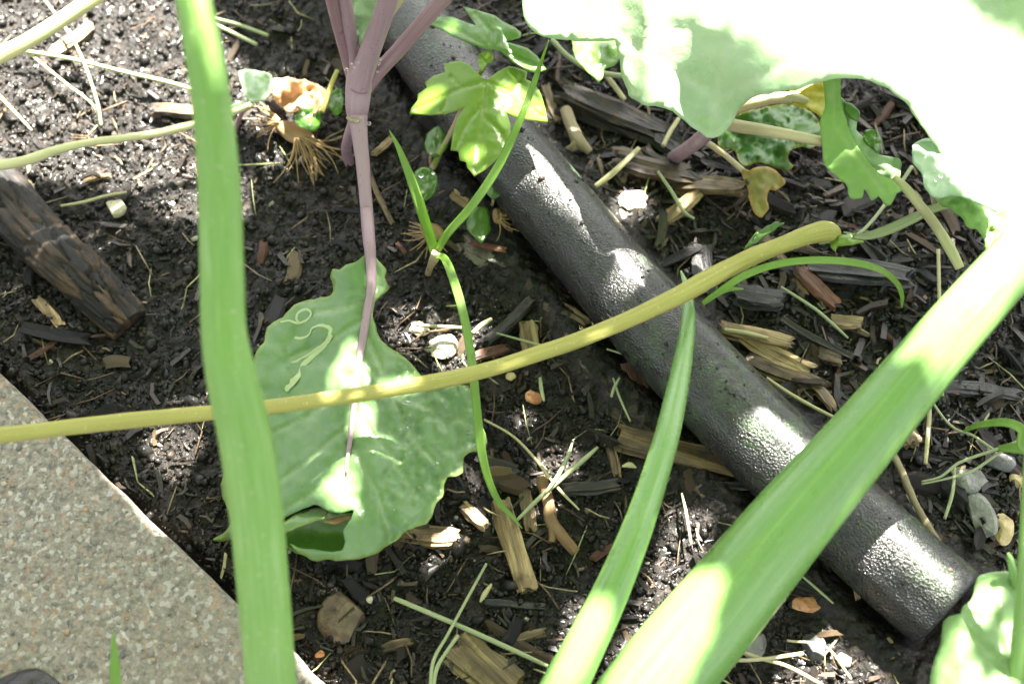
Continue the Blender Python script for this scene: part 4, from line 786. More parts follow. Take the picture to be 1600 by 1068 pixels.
def charlog_mat():
    m, nt, b = new_mat('charred_log_surface'); v = coord(nt); uv = coord(nt, (60, 60, 1), 'UV')
    f = noise(nt, uv, 4, 5); br = ramp(nt, f, [(.3, (.02, .011, .006)), (.55, (.075, .042, .02)), (.75, (.18, .12, .06))])
    k = mth(nt, 'MULTIPLY', attr(nt, 'bare'), fr(nt, noise(nt, v, 160, 4), .35, .55)); c = mixc(nt, k, ramp(nt, f, [(.3, (.004, .0038, .0035)), (.6, (.010, .009, .0078)), (.8, (.026, .02, .015))]), br)
    setc(nt, b, c, .55, .35); p = bump(nt, b, f, .8, .0005); bump(nt, b, noise(nt, v, 1300, 4), .6, .0003, p); return m
M['char_log'] = charlog_mat(); log()

# ------------------------------------------------------------ WOOD one can tell apart
W = [ # p0, p1, width, material, lift0, lift1, name, label, category
 ((786, 782), (824, 922), 28, 'wood_tan', .002, .003, 'cut_stick', 'ribbed brown stick with a dark cut end at the tip of the bent grass blade', 'stick'),
 ((966, 680), (1200, 742), 42, 'wood_brown', .002, .002, 'branch_piece', 'thick dark branch piece half covered by the slender onion leaf, ending at the hose', 'branch'),
 ((716, 1006), (800, 1085), 50, 'wood_tan', .003, .001, 'wood_chunk', 'splintered tan wood chunk cut by the lower edge of the photo', 'wood chunk'),
 ((632, 834), (712, 838), 34, 'wood_tan', .002, .002, 'wood_chip', 'sunlit wood chip tucked under the lower right edge of the cabbage leaf', 'wood chip'),
 ((722, 792), (760, 820), 20, 'wood_tan', .003, .003, 'wood_chip', 'small bright splinter standing up just right of the cabbage leaf', 'wood chip'),
 ((822, 765), (826, 828), 18, 'wood_brown', .002, .002, 'wood_chip', 'dark upright splinter between the ribbed stick and the forked stick', 'wood chip'),
 ((884, 140), (1025, 212), 52, 'wood_dark', .004, .004, 'bark_block', 'large dark rounded bark block right of the hose near the broad leaf', 'bark'),
 ((1000, 190), (1060, 235), 34, 'char', .003, .003, 'bark_block', 'grey-black bark slab just under the left rim of the broad leaf', 'bark'),
 ((960, 245), (1075, 275), 34, 'wood_brown', .005, .004, 'bark_strip', 'long fibrous brown bark strip crossing under the white straw', 'bark'),
 ((1010, 230), (1130, 305), 13, 'wood_dark', .006, .003, 'twig_piece', 'thin dark twig lying below the long fibrous bark strip', 'twig'),
 ((1050, 285), (1155, 300), 28, 'wood_tan', .003, .005, 'wood_chip', 'light tan chip between the hose and the wilted leaf', 'wood chip'),
 ((1030, 350), (1090, 300), 24, 'wood_tan', .002, .003, 'wood_chip', 'pale curled wood shaving left of the light tan chip', 'wood chip'),
 ((1160, 520), (1262, 580), 26, 'wood_tan', .004, .003, 'wood_splinter', 'upper one of two stacked brown splinters beside the hose middle', 'wood chip'),
 ((1172, 560), (1280, 605), 24, 'wood_brown', .003, .003, 'wood_splinter', 'lower one of two stacked brown splinters beside the hose middle', 'wood chip'),
 ((1130, 508), (1235, 540), 26, 'wood_tan', .005, .004, 'wood_splinter', 'crumbling tan splinter above the two stacked brown splinters', 'wood chip'),
 ((1250, 420), (1305, 478), 26, 'wood_red', .004, .003, 'bark_chip', 'reddish brown bark chip under the arching narrow leaf', 'bark'),
 ((1180, 370), (1265, 455), 18, 'wood_brown', .003, .003, 'bark_chip', 'long brown chip running under the end of the yellow stalk', 'bark'),
 ((1300, 500), (1345, 505), 20, 'wood_tan', .003, .003, 'bark_chip', 'short tan chip right of the reddish bark chip', 'bark'),
 ((1280, 550), (1315, 560), 26, 'wood_brown', .003, .003, 'bark_chip', 'squat brown chip with a notch, left of the thick onion leaf', 'bark'),
 ((1400, 650), (1425, 695), 34, 'wood_tan', .003, .003, 'wood_block', 'short tan wood block emerging from under the thick onion leaf', 'wood chunk'),
 ((1225, 495), (1330, 560), 10, 'wood_dark', .004, .004, 'twig_piece', 'thin black twig right of the crumbling tan splinter', 'twig'),
 ((1455, 610), (1590, 618), 26, 'char', .003, .003, 'charred_piece', 'layered black charred piece behind the loose roots at the right', 'charred wood'),
 ((1460, 580), (1475, 630), 22, 'char', .004, .004, 'charred_piece', 'grey-blue charred stub right of the thick onion leaf', 'charred wood'),
 ((1150, 460), (1225, 470), 34, 'char', .003, .003, 'charred_piece', 'flat grey charred plate above the crumbling tan splinter', 'charred wood'),
 ((1270, 410), (1420, 440), 44, 'char', .004, .004, 'charred_piece', 'wide dark charred lump under the arching narrow leaf', 'charred wood'),
 ((1310, 690), (1420, 660), 24, 'wood_dark', .003, .003, 'bark_chip', 'dark chip beside the hose, right of the thick onion leaf', 'bark'),
 ((820, 505), (830, 550), 26, 'wood_tan', .003, .003, 'bark_chip', 'ribbed oval bark chip above the yellow stalk, left of the hose', 'bark'),
 ((850, 470), (915, 510), 24, 'wood_brown', .003, .003, 'bark_chip', 'brown bark chunk in the shade of the hose above the yellow stalk', 'bark'),
 ((760, 530), (830, 470), 18, 'wood_dark', .002, .003, 'bark_chip', 'long dark chip pointing at the hose, left of the ribbed oval chip', 'bark'),
 ((742, 560), (790, 540), 16, 'wood_red', .003, .003, 'bark_chip', 'reddish chip just above the yellow stalk beside the grass blade', 'bark'),
 ((985, 575), (1005, 640), 34, 'wood_red', .001, .001, 'bark_chip', 'dark red-brown bark plate left of the slender onion leaf, by the hose', 'bark'),
 ((240, 175), (310, 172), 22, 'wood_brown', .003, .003, 'wood_chip', 'brown chip left of the tall onion leaf above the creeping stalk', 'wood chip'),
 ((84, 84), (138, 40), 22, 'wood_tan', .003, .003, 'wood_chip', 'sunlit brown chip under the thick pale stalk in the upper left corner', 'wood chip'),
 ((130, 284), (172, 274), 8, 'wood_tan', .002, .002, 'wood_splinter', 'thin tan splinter above the pale pebble', 'wood chip'),
 ((158, 350), (198, 354), 9, 'wood_dark', .002, .002, 'twig_piece', 'short dark twig just below the pale pebble', 'twig'),
 ((60, 465), (92, 510), 16, 'wood_tan', .002, .001, 'twig_piece', 'knobbly pale-tipped twig below the charred log', 'twig'),
 ((570, 225), (612, 350), 8, 'wood_brown', .004, .002, 'twig_piece', 'thin brown twig leaning just right of the purple petiole', 'twig'),
 ((585, 240), (610, 215), 12, 'wood_tan', .003, .003, 'wood_chip', 'tan chip with a knot right of the purple stem', 'wood chip'),
 ((728, 375), (800, 420), 40, 'stone_grey2', .001, .001, 'bark_slab', 'smooth grey-brown slab on the soil under the pointed dark leaf', 'bark'),
 ((735, 378), (790, 388), 10, 'wood_red', .004, .004, 'twig_piece', 'reddish twig lying on the smooth grey-brown slab', 'twig'),
 ((708, 302), (738, 325), 14, 'wood_tan', .003, .003, 'wood_chip', 'tan chip between the round seedling leaf and the small bulb', 'wood chip'),
 ((850, 135), (875, 190), 14, 'wood_tan', .003, .002, 'wood_chip', 'light chip beside the right tip of the lobed leaf', 'wood chip'),
 ((1375, 1000), (1405, 1048), 36, 'wood_tan', .002, .002, 'wood_block', 'flaky sunlit wood block at the lower right with striped top', 'wood chunk'),
 ((1215, 740), (1330, 985), 12, 'char', .003, .003, 'charred_piece', 'long charred stick lying along the lower flank of the hose', 'charred wood'),
 ((1230, 905), (1285, 925), 14, 'char', .003, .003, 'charred_piece', 'small black stick in the sun at the lower right, near the orange stone', 'charred wood'),
 ((1328, 895), (1340, 935), 9, 'wood_tan', .002, .002, 'wood_splinter', 'orange-tan splinter in the shade below the hose', 'wood chip'),
 ((760, 945), (850, 942), 12, 'char', .002, .002, 'charred_piece', 'short black charred stick left of the slender onion leaf base', 'charred wood'),
 ((790, 1000), (850, 990), 14, 'wood_brown', .002, .002, 'wood_chip', 'brown chip just below the short black charred stick', 'wood chip'),
 ((600, 1015), (642, 1000), 12, 'wood_brown', .002, .002, 'wood_chip', 'flat brown chip right of the angular brown stone', 'wood chip'),
 ((1120, 755), (1195, 765), 14, 'char', .004, .003, 'charred_piece', 'bluish-black sliver between the branch piece and the thick onion leaf', 'charred wood'),
 ((1080, 745), (1105, 775), 14, 'wood_brown', .002, .002, 'wood_chip', 'stubby brown chip below the dark branch piece', 'wood chip'),
 ((955, 690), (962, 745), 14, 'wood_brown', .002, .002, 'wood_chip', 'upright brown sliver touching the left end of the branch piece', 'wood chip'),
 ((880, 765), (965, 755), 22, 'wood_dark', .002, .002, 'bark_chip', 'dark chip between the forked stick and the slender onion leaf', 'bark'),
 ((755, 720), (810, 735), 22, 'wood_dark', .002, .002, 'bark_chip', 'dark chip right of the bending grass blade, above the ribbed stick', 'bark'),
 ((1035, 330), (1030, 385), 14, 'wood_dark', .005, .003, 'twig_piece', 'dark upright twig touching the hose above the yellow stalk', 'twig'),
 ((1095, 385), (1110, 460), 34, 'char', .003, .002, 'charred_piece', 'charred lump with a sunlit top right of the hose near the yellow stalk', 'charred wood'),
 ((1265, 590), (1300, 640), 18, 'wood_brown', .003, .003, 'bark_chip', 'brown chip below the two stacked splinters', 'bark'),
 ((1410, 580), (1400, 530), 14, 'wood_dark', .003, .003, 'bark_chip', 'dark chip peeking out above the thick onion leaf', 'bark'),
 ((1385, 140), (1480, 200), 34, 'wood_dark', .003, .003, 'bark_block', 'dark block in the deep shade inside the curve of the broad leaf', 'bark'),
 ((1340, 690), (1375, 740), 16, 'wood_red', .002, .002, 'bark_chip', 'rusty chip wedged between hose and thick onion leaf', 'bark'),
]
M['stone_grey2'] = stone_mat('weathered_slab', (.07, .06, .045), (.14, .12, .09), .6)
for i, (a, b, wpx, m, l0, l1, nm, lab, cat) in enumerate(W):
    wood(nm, a, b, wpx, M[m], lab, cat, lift=l0 - .0015, lift2=l1 - .0015, seed=100 + i, nseg=18, nr=20, **(dict(split=.07, bend=.02, taper=.08) if nm in ('cut_stick', 'branch_piece') else {}))
# forked speckled stick
t = thing('forked_stick', 'speckled brown forked stick right of the ribbed stick', 'stick', G(870, 820))
gtube('shaft', [(846, 748, 9, .001), (856, 785, 9.5, .002), (862, 815, 10, .003), (878, 838, 9, .003), (900, 862, 8, .002)], M['speck'], t, nr=16, n=40, rough=.16, fr_len=300)
gtube('fork', [(864, 815, 9, .003), (864, 832, 7, .003), (862, 846, 5.5, .0025)], M['speck'], t, nr=14, rough=.16, fr_len=300)
t = thing('forked_twig', 'pale forked twig lying right of the hose beside the dark bark block', 'twig', G(905, 210))
gtube('shaft', [(884, 172, 9, .003), (893, 198, 10, .0035), (906, 222, 10, .003), (922, 238, 6, .002)], M['twig'], t, nr=14, n=30, rough=.14, fr_len=300)
gtube('fork', [(904, 220, 9, .003), (895, 230, 7, .002), (886, 232, 4, .001)], M['twig'], t, nr=12, rough=.14)

# ------------------------------------------------------------ STONES
def stone(px, py, rx, ry, m, label, seed, name='stone', lift=.001, ff=1.0, rough=.12, rot=0, hz=.7):
    p = G(px, py, lift); k = depth(p) / FPX; c = p.copy(); o = blob(name, c, (rx * k, ry * k * 1.05, min(rx, ry) * k * hz), M[m], None, seed, 4, rough, ff, rot); tag(o, label, 'stone')
stone(182, 323, 17, 18, 'stone_tan', 'pale pitted pebble on dark soil above the charred log', 1, 'pebble', .001)
stone(538, 965, 40, 42, 'stone_brown', 'angular brown stone on the soil below the cabbage leaf', 2, lift=.0005, rot=.3, hz=.5)
stone(1518, 750, 30, 26, 'stone_grey', 'rounded pale grey stone under the loose white rootlets', 3)
stone(1532, 808, 24, 40, 'stone_grey', 'upright dark grey stone with glinting edge next to the hose end', 4, rot=.2)
stone(1562, 722, 26, 20, 'stone_dark', 'flat dark stone behind the rounded pale grey stone', 5)
stone(1568, 825, 16, 28, 'stone_yellow', 'yellow-tan rectangular stone right of the upright dark grey stone', 6, rot=-.2)
stone(1588, 752, 12, 14, 'stone_yellow', 'small yellow stone at the right edge above the rectangular one', 7)
stone(834, 620, 15, 13, 'stone_orange', 'orange-brown angular bit right of the grass blade below the yellow stalk', 8, 'stone')
stone(990, 314, 24, 18, 'stone_tan', 'sunlit cream stone touching the right flank of the hose', 9, rough=.45)
stone(968, 338, 12, 12, 'stone_tan', 'small white sunlit stone left of the cream stone by the hose', 10)
stone(965, 268, 22, 26, 'stone_brown', 'grey-brown stone between the hose and the white straw', 11)
stone(1495, 610, 10, 8, 'stone_orange', 'small bright orange fragment on black soil right of the thick onion leaf', 12, 'clay_fragment')
stone(1262, 945, 26, 16, 'stone_orange', 'sunlit orange stone below the hose at the lower right', 13)
stone(1208, 925, 24, 18, 'stone_tan', 'sunlit pale stone left of the orange stone', 14)
stone(1272, 1012, 20, 26, 'stone_dark', 'dark grey angular stone in the sun at the lower right', 15)
stone(1175, 1005, 24, 22, 'stone_grey', 'grey stone just right of the thick onion leaf base', 16)
stone(1325, 555 + 0, 5, 5, 'stone_yellow', 'tiny yellow grain between dark chips left of the thick onion leaf', 17, 'pebble')
stone(578, 936, 6, 6, 'stone_tan', 'tiny pale pebble at the right of the angular brown stone', 18, 'pebble')
stone(1195, 330 + 60, 26, 16, 'stone_tan', 'crumbly pale lump behind the small toothed leaflet', 19, 'soil_lump', rough=.5)
stone(500, 1022, 8, 7, 'stone_orange', 'reddish pebble near the lower edge, right of the paver corner', 20, 'pebble')
stone(690, 540, 26, 22, 'stone_tan', 'pale sunlit stone between cabbage leaf and grass blade', 21, rough=.3)
stone(655, 515, 16, 12, 'stone_tan', 'smaller pale sunlit stone at the right rim of the cabbage leaf', 22, rough=.3)
stone(1070, 330, 16, 12, 'stone_brown', 'small brown stone right of the cream stone', 23)
stone(798, 588, 8, 7, 'stone_yellow', 'small yellowish pebble just below the yellow stalk', 24, 'pebble')
stone(1320, 1030, 14, 12, 'stone_grey', 'small grey stone left of the flaky wood block', 25)

# ------------------------------------------------------------ STRAWS one can tell apart
def straw(label, pts, m='straw', lift=.003, name='straw', cat='straw', wr=None, **kw):
    o = gtube(name, [(*p[:3], p[3] if len(p) > 3 else lift) for p in pts], M[m], nr=8, n=max(16, len(pts) * 8), **kw); tag(o, label, cat)
straw('long pale straw slanting across the upper left soil, under the pale stalk', [(28, 78, 3), (110, 92, 3), (200, 114, 3.2), (260, 128, 3.5), (330, 148, 3)], 'straw_green', .005)
straw('pale straw crossing under the long straw at the upper left', [(45, 83, 2.2), (100, 128, 2.2), (145, 164, 2), (158, 196, 2.5)], 'straw', .004)
straw('thin straw running down from the top edge through the upper left', [(62, -10, 2.2), (105, 48, 2.2), (130, 95, 2.2), (152, 160, 2.2), (158, 196, 2)], 'straw_green', .006)
straw('pale straw at the left edge pointing down to the right', [(-20, 130, 2.5), (20, 172, 2.5), (50, 204, 1.5)], 'straw', .004)
straw('thin beige root above the pale pebble', [(94, 322, 2), (130, 316, 2.6), (165, 306, 2.4), (198, 300, 2)], 'straw', .002)
straw('upper of two green-grey straws left of the purple stem near the top', [(330, 28, 2.5), (370, 38, 3), (420, 56, 3)], 'straw_green', .003)
straw('lower of two green-grey straws left of the purple stem near the top', [(330, 36, 2.5), (365, 52, 3), (402, 70, 3)], 'straw_green', .003)
straw('short white-green straw resting against the right flank of the hose', [(930, 291, 4, .006), (960, 268, 5, .008), (998, 232, 4, .008)], 'straw', .008)
straw('thin green-white straw below the fibrous bark strip', [(1028, 268, 2.4), (1050, 300, 3), (1068, 330, 3), (1085, 342, 2)], 'straw_green', .006)
straw('thin straw beside the left flank of the hose near the small bulb', [(792, 318, 1.6, .004), (815, 340, 2, .004), (840, 372, 2, .004), (868, 404, 1.5, .002)], 'straw_green', .003)
straw('beige knobbly twig leading from the thick onion leaf to the hose end', [(1380, 688, 5), (1402, 722, 5.5), (1432, 790, 6), (1462, 840, 5.5), (1482, 872, 4)], 'twig', .004, 'twig', 'twig', rough=.2, fr_len=500)
straw('pale straw lying along the right flank of the hose behind the thick onion leaf', [(1130, 515, 3.5, .004), (1165, 520, 4, .005), (1200, 528, 3, .004)], 'straw', .004)
straw('long thin straw between hose and thick onion leaf', [(1198, 590, 2.4), (1230, 612, 3), (1270, 635, 3), (1310, 655, 2.4)], 'straw', .007)
straw('grey-green straw slanting below the arching narrow leaf', [(1220, 448, 2, .005), (1270, 480, 2.6, .005), (1300, 505, 2.6, .004), (1325, 528, 1.6, .003)], 'straw_green', .004)
straw('vertical straw hanging behind the cut stalk', [(1466, 390, 3), (1468, 480, 3), (1470, 560, 3), (1472, 618, 3)], 'straw', .004)
straw('vertical straw right of the thick onion leaf below the loose roots', [(1444, 606, 3), (1452, 640, 3.5), (1449, 690, 3.5), (1446, 725, 3)], 'straw', .004)
straw('diagonal green straw under the right end of the yellow stalk', [(1280, 380, 2.5, .006), (1340, 366, 2.5, .006), (1390, 310, 3, .006), (1425, 260, 3, .006)], 'straw_green', .005)
straw('short green stick leaning on the white stones', [(1476, 810, 2.5), (1488, 770, 3), (1492, 730, 2)], 'straw_green', .004)
straw('long grey-green straw at the bottom, ending under the slender onion leaf', [(616, 934, 3.5), (640, 944, 4), (720, 978, 4), (800, 1014, 4), (856, 1040, 3)], 'straw_green', .004)
straw('thin curved stalk crossing the long grey-green straw at the bottom', [(760, 880, 2), (738, 920, 2.4), (700, 990, 2.6), (678, 1030, 3), (672, 1075, 3)], 'straw_green', .005)
straw('thin pale stalk joining at the bottom left of the wood chunk', [(716, 992, 3), (696, 1020, 3), (682, 1045, 3.4), (676, 1080, 3)], 'straw_green', .005)
straw('pale green straw crossing the fork of grass above the forked stick', [(756, 655, 2), (800, 680, 2.2), (835, 715, 2.4), (870, 760, 2.6), (905, 796, 1.5)], 'straw', .005)
straw('sunlit flat grass strip rising right of the ribbed stick', [(808, 812, 2.5), (840, 780, 3.5), (880, 745, 4), (915, 715, 4), (934, 698, 2)], 'straw_green', .006, 'grass_strip', 'dry grass')
straw('second sunlit grass strip crossing the first above the forked stick', [(852, 770, 2.5), (872, 742, 3.5), (888, 710, 3), (894, 692, 1.5)], 'straw_green', .007, 'grass_strip', 'dry grass')
straw('yellow-green seed husk on the soil right of the thin curved stalk', [(750, 940, 1.5), (757, 928, 4.5), (768, 912, 2)], 'straw', .003, 'seed_husk', 'seed husk')
straw('pale husk splinter right of the orange-brown angular bit', [(844, 590, 2.5), (846, 608, 3.5), (850, 626, 2)], 'straw_green', .004, 'seed_husk', 'seed husk')
straw('whitish seed on the soil left of the branch piece', [(972, 728, 1.5), (984, 726, 5), (994, 730, 1.5)], 'straw', .003, 'seed_husk', 'seed husk')
straw('thin straw left of the hose crossing the brown bark chunk shade', [(775, 520, 1.5), (830, 535, 2), (880, 548, 2)], 'straw_green', .005)
straw('fine straw pointing at the hose above the slender onion leaf', [(948, 545, 1.5), (990, 558, 1.8), (1018, 568, 1.5)], 'straw_green', .004)
straw('horizontal yellow straw on the sunlit soil right of the cabbage leaf', [(650, 508, 2.5), (690, 510, 3), (725, 512, 2.5)], 'straw', .007)
straw('stubby yellow-green straw right of the grass blade in the sun', [(738, 520, 3), (752, 508, 4), (768, 498, 3)], 'straw', .006)
straw('thin green straw on dark soil left of the slender onion leaf', [(958, 590, 1.5), (968, 620, 2), (985, 658, 1.6)], 'straw_green', .004)
straw('short green straw near the thin green straw left of the slender onion leaf', [(955, 620, 2.2), (960, 605, 2.6), (968, 590, 1.8)], 'straw_green', .004)
straw('thin straw right of the slender onion leaf below the branch piece', [(1065, 770, 1.8), (1072, 800, 2.4), (1080, 850, 2)], 'straw', .004)
straw('pale straw in the sun below the thick onion leaf', [(1130, 1000, 3), (1170, 1022, 3.4), (1230, 1040, 3), (1290, 1072, 3)], 'straw', .006)
straw('second pale straw crossing the sunlit soil near the dark grey stone', [(1120, 1030, 3), (1180, 1030, 3), (1255, 1020, 3)], 'straw', .007)
straw('thin grass straw below the hose in deep shade', [(1248, 895, 1.6), (1275, 918, 2.2), (1302, 942, 1.6)], 'straw_green', .004)
straw('straw stub above the hose by the drooping leaf tip', [(940, 110, 4), (958, 132, 4.5), (976, 156, 4)], 'straw', .006)
straw('grey straw running under the drooping leaf tip', [(862, 62, 4, .008), (890, 90, 4, .008), (930, 112, 4.5, .008), (985, 120, 4, .008)], 'straw_green', .008)
straw('yellow straw between the broad leaf rim and the brown twig', [(1036, 228, 3.5), (1046, 208, 4), (1060, 186, 3.5)], 'straw', .006)
straw('white straw at the lower right under the flaky wood block', [(1230, 1000, 2), (1290, 1010, 2), (1330, 1060, 2)], 'straw', .005)
M['wet_black'] = stone_mat('wet_black_clod', (.004, .004, .004), (.014, .012, .011), .3)
# roots at the right edge and grass plant
t = thing('edge_grass', 'small grass plant with curling blade at the right edge above the grey stones', 'grass', P(1640, 690, .012))
blade('blade', [(1650, 690, .018, 9), (1600, 700, .018, 8), (1596, 672, .020, 8), (1570, 660, .020, 7), (1530, 664, .016, 5), (1500, 676, .010, 1)], M['grass'], t)
blade('blade', [(1650, 700, .016, 9), (1610, 702, .016, 9), (1580, 700, .016, 8), (1560, 700, .014, 4)], M['grass'], t)
tube('rootlet', [(1590, 690, .015, 3), (1550, 704, .013, 2.5), (1500, 722, .011, 2.5), (1470, 744, .010, 2), (1440, 752, .009, 1.5)], M['straw_green'], t, nr=6)
tube('rootlet', [(1590, 690, .015, 3), (1560, 708, .013, 2.5), (1520, 735, .011, 2.5), (1485, 746, .010, 2), (1440, 756, .009, 1.5)], M['straw_green'], t, nr=6)
tube('rootlet', [(1552, 702, .013, 2.5), (1520, 680, .012, 2), (1490, 668, .010, 2), (1465, 640, .008, 2), (1446, 606, .007, 1.5)], M['straw_green'], t, nr=6)
t = thing('grass_shoot', 'short upright green grass blade in front of the paver at the bottom left', 'grass', P(182, 1150, .013))
blade('blade', [(184, 1150, .022, 11), (181, 1068, .030, 9), (179, 1020, .033, 6), (177, 984, .035, .6)], M['grass'], t)
t = thing('side_grass', 'long flat green grass blade coming in under the waxy leaf to the yellow stalk end', 'grass', P(1560, 300, .03))
blade('blade', [(1560, 305, .030, 8), (1510, 313, .030, 8), (1460, 326, .029, 7), (1424, 343, .028, 8), (1380, 362, .026, 8), (1345, 370, .024, 5), (1318, 362, .022, 1)], M['straw_green'], t)
stone(36, 1082, 70, 36, 'wet_black', 'shiny black wet lump lying on the paver at the bottom left corner', 31, 'wet_clod', lift=.0165, ff=.5)

# ------------------------------------------------------------ COUNTABLE SMALL CHIPS
def free(px, py):
    p = P(px, py, 0); return not in_paver(p[0], p[1], .0015) and not in_hose(p[0], p[1], .0005)
protos = []
for i in range(14):
    r2 = random.Random(500 + i); L = 1.0; V, F = chip_geo(1.0, r2.uniform(.22, .5), r2.uniform(.12, .24), 600 + i, 4, 6, bend=.08, split=.35)
    me = {}
    for m in ('wood_dark', 'char', 'wood_brown', 'wood_tan', 'wood_red'):
        q = bpy.data.meshes.new('bark_chip'); q.from_pydata([tuple(v) for v in V], [], F); q.materials.append(M[m]); me[m] = q
    protos.append(me)
cols = {'wood_dark': 'dark wet', 'char': 'charred black', 'wood_brown': 'mid-brown', 'wood_tan': 'light tan', 'wood_red': 'reddish brown'}
MARK = [(20, 60, 'thick pale stalk'), (100, 100, 'crossed upper left straws'), (230, 240, 'creeping stalk'), (182, 323, 'pale pitted pebble'), (60, 340, 'charred log head'), (150, 450, 'charred log tail'), (76, 490, 'knobbly pale-tipped twig'), (60, 600, 'stalk by the paver'), (230, 700, 'yellow stalk left end'), (345, 300, 'tall onion leaf'), (392, 60, 'green-grey straw pair'), (400, 135, 'pale seedling'), (465, 150, 'dried orange leaf'), (460, 225, 'pale onion crown'), (540, 215, 'purple stem'), (575, 320, 'purple petiole'), (440, 440, 'cabbage leaf upper left rim'), (380, 860, 'cabbage leaf left tip'), (663, 287, 'round seedling leaf'), (676, 362, 'curly root ring'), (690, 225, 'oval seedling leaf'), (748, 350, 'pointed dark leaf'), (765, 400, 'grey-brown slab'), (750, 60, 'lobed weed'), (690, 540, 'pale sunlit stone'), (640, 470, 'cabbage leaf upper right rim'), (825, 528, 'ribbed oval chip'), (880, 490, 'brown bark chunk'), (790, 500, 'long dark chip'), (900, 540, 'yellow stalk middle'), (834, 620, 'orange-brown angular bit'), (995, 610, 'red-brown bark plate'), (740, 700, 'bending grass blade'), (800, 850, 'ribbed stick'), (870, 800, 'forked stick'), (1080, 710, 'thick branch piece'), (920, 760, 'slender onion leaf foot'), (670, 836, 'chip under the cabbage'), (538, 965, 'angular brown stone'), (720, 975, 'long grey-green straw'), (760, 1040, 'splintered tan chunk'), (640, 1040, 'curved bottom stalk'), (800, 942, 'short black charred stick'), (1100, 900, 'thick onion leaf base'), (1010, 930, 'slender onion leaf base'), (1175, 1005, 'grey stone in the sun'), (1262, 945, 'sunlit orange stone'), (1272, 1012, 'dark grey angular stone'), (1390, 1024, 'flaky wood block'), (1275, 880, 'long charred stick'), (1430, 940, 'hose end'), (885, 250, 'sunlit hose stretch'), (955, 175, 'large dark bark block'), (905, 210, 'pale forked twig'), (1020, 258, 'long fibrous bark strip'), (965, 255, 'white straw'), (990, 312, 'cream stone'), (1100, 292, 'light tan chip'), (1060, 325, 'pale curled shaving'), (1102, 420, 'half-sunlit charred lump'), (1195, 310, 'wilted leaf'), (1200, 215, 'crinkled wet leaf'), (1340, 230, 'folded leaf'), (1420, 170, 'broad leaf curve'), (1195, 385, 'toothed leaflet'), (1290, 370, 'yellow stalk tip'), (1450, 350, 'cut stalk'), (1480, 260, 'waxy leaf'), (1278, 450, 'reddish bark chip'), (1220, 412, 'arching narrow leaf'), (1345, 425, 'wide dark charred lump'), (1320, 502, 'short tan chip'), (1185, 465, 'flat grey charred plate'), (1180, 522, 'crumbling tan splinter'), (1225, 580, 'two stacked brown splinters'), (1297, 555, 'squat notched chip'), (1280, 615, 'long thin straw'), (1060, 530, 'slender onion leaf tip'), (1412, 672, 'short tan wood block'), (1400, 550, 'thick onion leaf'), (1495, 610, 'orange fragment'), (1525, 620, 'layered charred piece'), (1570, 680, 'edge grass plant'), (1518, 750, 'rounded grey stone'), (1532, 808, 'upright dark grey stone'), (1568, 825, 'rectangular yellow stone'), (1430, 790, 'beige knobbly twig'), (1560, 900, 'corner leaf'), (1550, 480, 'sunlit thick onion leaf'), (1325, 910, 'shaded hose flank'), (1150, 760, 'bluish-black sliver')]
HIDE = [[(400, 560), (520, 430), (600, 430), (600, 530), (740, 620), (750, 690), (640, 810), (560, 860), (450, 850), (350, 830)], [(820, 0), (1000, 160), (1110, 210), (1300, 120), (1420, 160), (1600, 400), (1700, 0)], [(330, 0), (280, 0), (320, 500), (380, 1068), (455, 1068), (375, 480)], [(960, 1068), (1120, 1068), (1600, 500), (1600, 390), (1200, 760)], [(1470, 1068), (1530, 910), (1600, 900), (1600, 1068)]]
r2 = random.Random(77); cnt = 0; seen = {}
while cnt < 285:
    px, py = r2.uniform(0, 1600), r2.uniform(0, 1068)
    if not free(px, py) or any(inpoly(np.array([px]), np.array([py]), q)[0] for q in HIDE): continue
    p = P(px, py, 0); yh = np.interp(p[0], hose_c[:, 0], hose_c[:, 1]); side = p[1] > yh
    if not side and r2.random() < (.78 if px < 420 else .5): continue
    m = r2.choices(['wood_dark', 'char', 'wood_brown', 'wood_tan', 'wood_red'], [.36, .30, .22, .06, .06])[0]
    L = min(math.exp(r2.gauss(math.log(.0062 if side else .0045), .42)), .016); k = r2.randrange(14); wk = r2.uniform(.55, 1.4)
    o = bpy.data.objects.new('bark_chip', protos[k][m]); COL.objects.link(o)
    o.location = (p[0], p[1], float(gz0(p[0], p[1])) + .0011 + r2.uniform(0, .0013)); o.rotation_euler = (r2.gauss(0, .5), r2.gauss(0, .22), r2.gauss(-.6, 1.0) if side else r2.uniform(0, 6.28)); o.scale = (L, L * wk, L * r2.uniform(.6, 1.2))
    mx, my, ml = min(MARK, key=lambda q: (q[0] - px) ** 2 + (q[1] - py) ** 2); dx, dy = px - mx, py - my
    dr = ('above and right of' if dx > 0 else 'above and left of') if dy < 0 else ('below and right of' if dx > 0 else 'below and left of')
    if abs(dx) > 2.4 * abs(dy): dr = 'right of' if dx > 0 else 'left of'
    elif abs(dy) > 2.4 * abs(dx): dr = 'below' if dy > 0 else 'above'
    shp = ('long' if L > .0075 else 'short' if L < .0045 else 'mid-sized') + (' slim' if wk < .8 else ' broad' if wk > 1.15 else '')
    lab = '%s %s bark chip %s the %s' % (shp, cols[m], dr, ml)
    tag(o, lab, 'bark chip', 'small bark chips strewn over the bed'); cnt += 1
    seen.setdefault(lab, []).append((o, math.hypot(dx, dy)))
